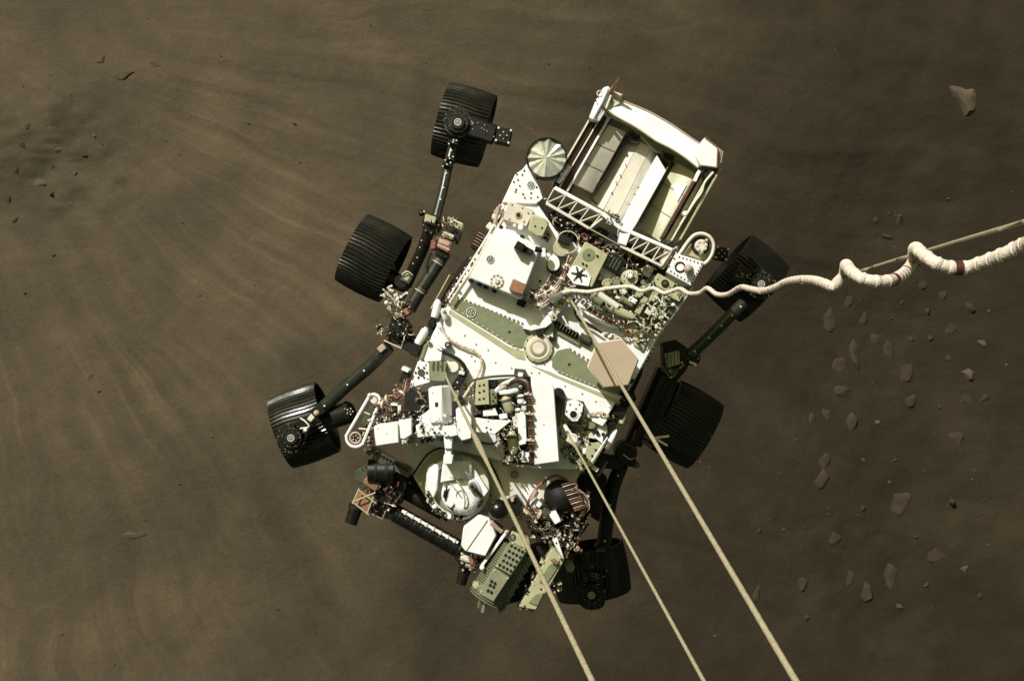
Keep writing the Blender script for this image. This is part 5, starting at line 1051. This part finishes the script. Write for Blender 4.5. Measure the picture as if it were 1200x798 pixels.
# ================================================================== BRIDLES, UMBILICAL
def Pd(x, y, d): return P(x, y, HC-ZD-d)
def bridle(a, b_, r_, label, ext, sleeve=None, thick=None):
    A, B = Pd(*a), Pd(*b_); d = B-A; E = A+d*ext
    m = MB(); n = 60; ph = 0
    n = 1100; dn = d.normalized(); ea = dn.orthogonal().normalized(); eb = dn.cross(ea); Lt = (d*ext).length; vs = []; fs = []
    for i in range(n+1):
        p = A+d*ext*i/n; ph = Lt*i/n/.05*2*math.pi
        for j in range(12):
            t = j/12*2*math.pi; q = r_*(1+.03*math.cos(3*(t-ph/3))); vs.append(p+(ea*math.cos(t)+eb*math.sin(t))*q)
    for i in range(n):
        for j in range(12): fs.append([i*12+j, i*12+(j+1) % 12, (i+1)*12+(j+1) % 12, (i+1)*12+j])
    m.add(vs, fs, 'rope')
    o = m.build('bridle_line'); tag(o, label, 'cable', 'bridle lines holding the rover')
    m = MB(); dn = d.normalized(); m.lathe(A-dn*.02, d, [(0, 0), (r_*1.6, .0), (r_*1.9, .02), (r_*1.5, .07), (r_*1.05, .12)], 'steel', 12); part(m, 'end_fitting', o)
    if sleeve:
        m = MB(); p0 = A+d*sleeve[0]; p1 = A+d*sleeve[1]; L = (p1-p0).length; m.lathe(p0, d, [(r_*1.05, 0), (r_*1.7, L*.1), (r_*2.0, L*.35), (r_*1.9, L*.55), (r_*1.4, L*.75), (r_*1.05, L)], 'rope', 12); part(m, 'sleeve', o)
    return o
bridle((668,350,6.85), (908,756,2.5), .0071, 'taut tan line crossing the hexagonal antenna, longest of the three', 1.35)
bridle((521,438,6.8), (674,756,2.6), .0064, 'leftmost taut tan line, running from the mast over the drill turret', 1.35, sleeve=(.42,.58))
m_ = bridle((664,504,6.85), (802,756,3.6), .0060, 'thinner taut tan line anchored right of the tall white plate, middle of the three', 1.5)
m = MB(); m.cyl(Pd(662,499,6.86), Pd(675,521,6.7), .012, .02, 'cream', 12); m.torus(671,514,5,1.4,.25,'cream'); m.cyl(Pd(664,517,6.8), Pd(676,511,6.8), .012, .012, 'oliveL', 10); part(m, 'anchor_shackle', m_)

um = [(655,347,6.9),(668,341,6.8),(690,342,6.75),(712,338,6.7),(738,336,6.65),(752,341,6.6),(766,338,6.5),(779,343.5,6.4),(796,338.5,6.3),(807,344,6.15),(820,343.5,5.95),(829,338,5.8),(840,345,5.6),(853,345,5.4),(868,337,5.15),(880,339,4.95),(894,341,4.75),(909,337,4.55),(921,331,4.4),(936,328,4.2),(953,328.5,4.0),(965,332,3.85),(976,336,3.75),(981,331,3.85),(988,323,4.05),(990.5,314,3.7),(992,311,3.3),(998,319,3.15),(1011,326.5,3.1),(1031,330,3.1),(1047,327.5,3.15),(1060,320,3.35),(1069,308,3.6),(1071,298,3.4),(1073,291.5,2.95),(1081,298,2.85),(1096,308,2.8),(1112,313,2.8),(1125,314,2.8),(1137,312.5,2.8),(1158,305,2.75),(1178,297,2.7),(1200,286,2.65),(1235,270,2.5),(1290,250,2.3),(1380,225,2.0)]
UP = [Pd(*p) for p in um]; sp = smooth_path(UP, 8)
m = MB(); rad_at = lambda t: .0108+.0044*min(1, max(0, (t-.28)/.22))
m.tube(UP, rad_at, 'wrap', 14, 8)
acc = 0
for i in range(1, len(sp)-1):       # spiral wrap ridges
    acc += (sp[i]-sp[i-1]).length
    if acc > .034:
        acc = 0; d = (sp[i+1]-sp[i-1]).normalized(); t = Matrix.Rotation(.25, 3, 'X') @ d
        q = rad_at(i/(len(sp)-1))
        m.lathe(sp[i]-t*.006, t, [(q*.97, 0), (q*1.14, .003), (q*1.14, .009), (q*.97, .012)], 'wrap', 12); m.lathe(sp[i]+t*.0062, t, [(q*.94, 0), (q*1.05, .001), (q*1.05, .004), (q*.94, .005)], 'wrapd', 12)
umb = m.build('umbilical_cable'); tag(umb, 'thick coiled pinkish white cable with dark red bands leading off to the right', 'cable')
m = MB(); m.lathe(Pd(648,350,6.92), Pd(660,345,6.85)-Pd(648,350,6.92), [(0,0),(.03,0),(.032,.02),(.024,.04),(.018,.08),(.015,.1)], 'steel', 14); part(m, 'connector', umb)
for k in (30, 38):
    m = MB(); p = UP[k]; d = (UP[k+1]-UP[k-1]).normalized(); m.lathe(p-d*.014, d, [(.015, 0), (.0178, .002), (.0178, .018), (.015, .020)], 'red', 14); part(m, 'red_band', umb)
cd = [(p[0], p[1], p[2]+.05) for p in um[1:23]] + [(990,324,3.95),(1007,318.5,3.75),(1068,299.5,3.3),(1200,260,2.6),(1300,230,2.3)]
m = MB(); m.tube([Pd(*p) for p in cd], .0058, 'rope', 8, 5)
c_ = m.build('guide_cord'); tag(c_, 'thin straight olive tan cord threaded through the coils of the thick white cable', 'cord')

for o in bpy.data.objects:
    for k in ('_wx', '_wy', '_wz'):
        if k in o: del o[k]
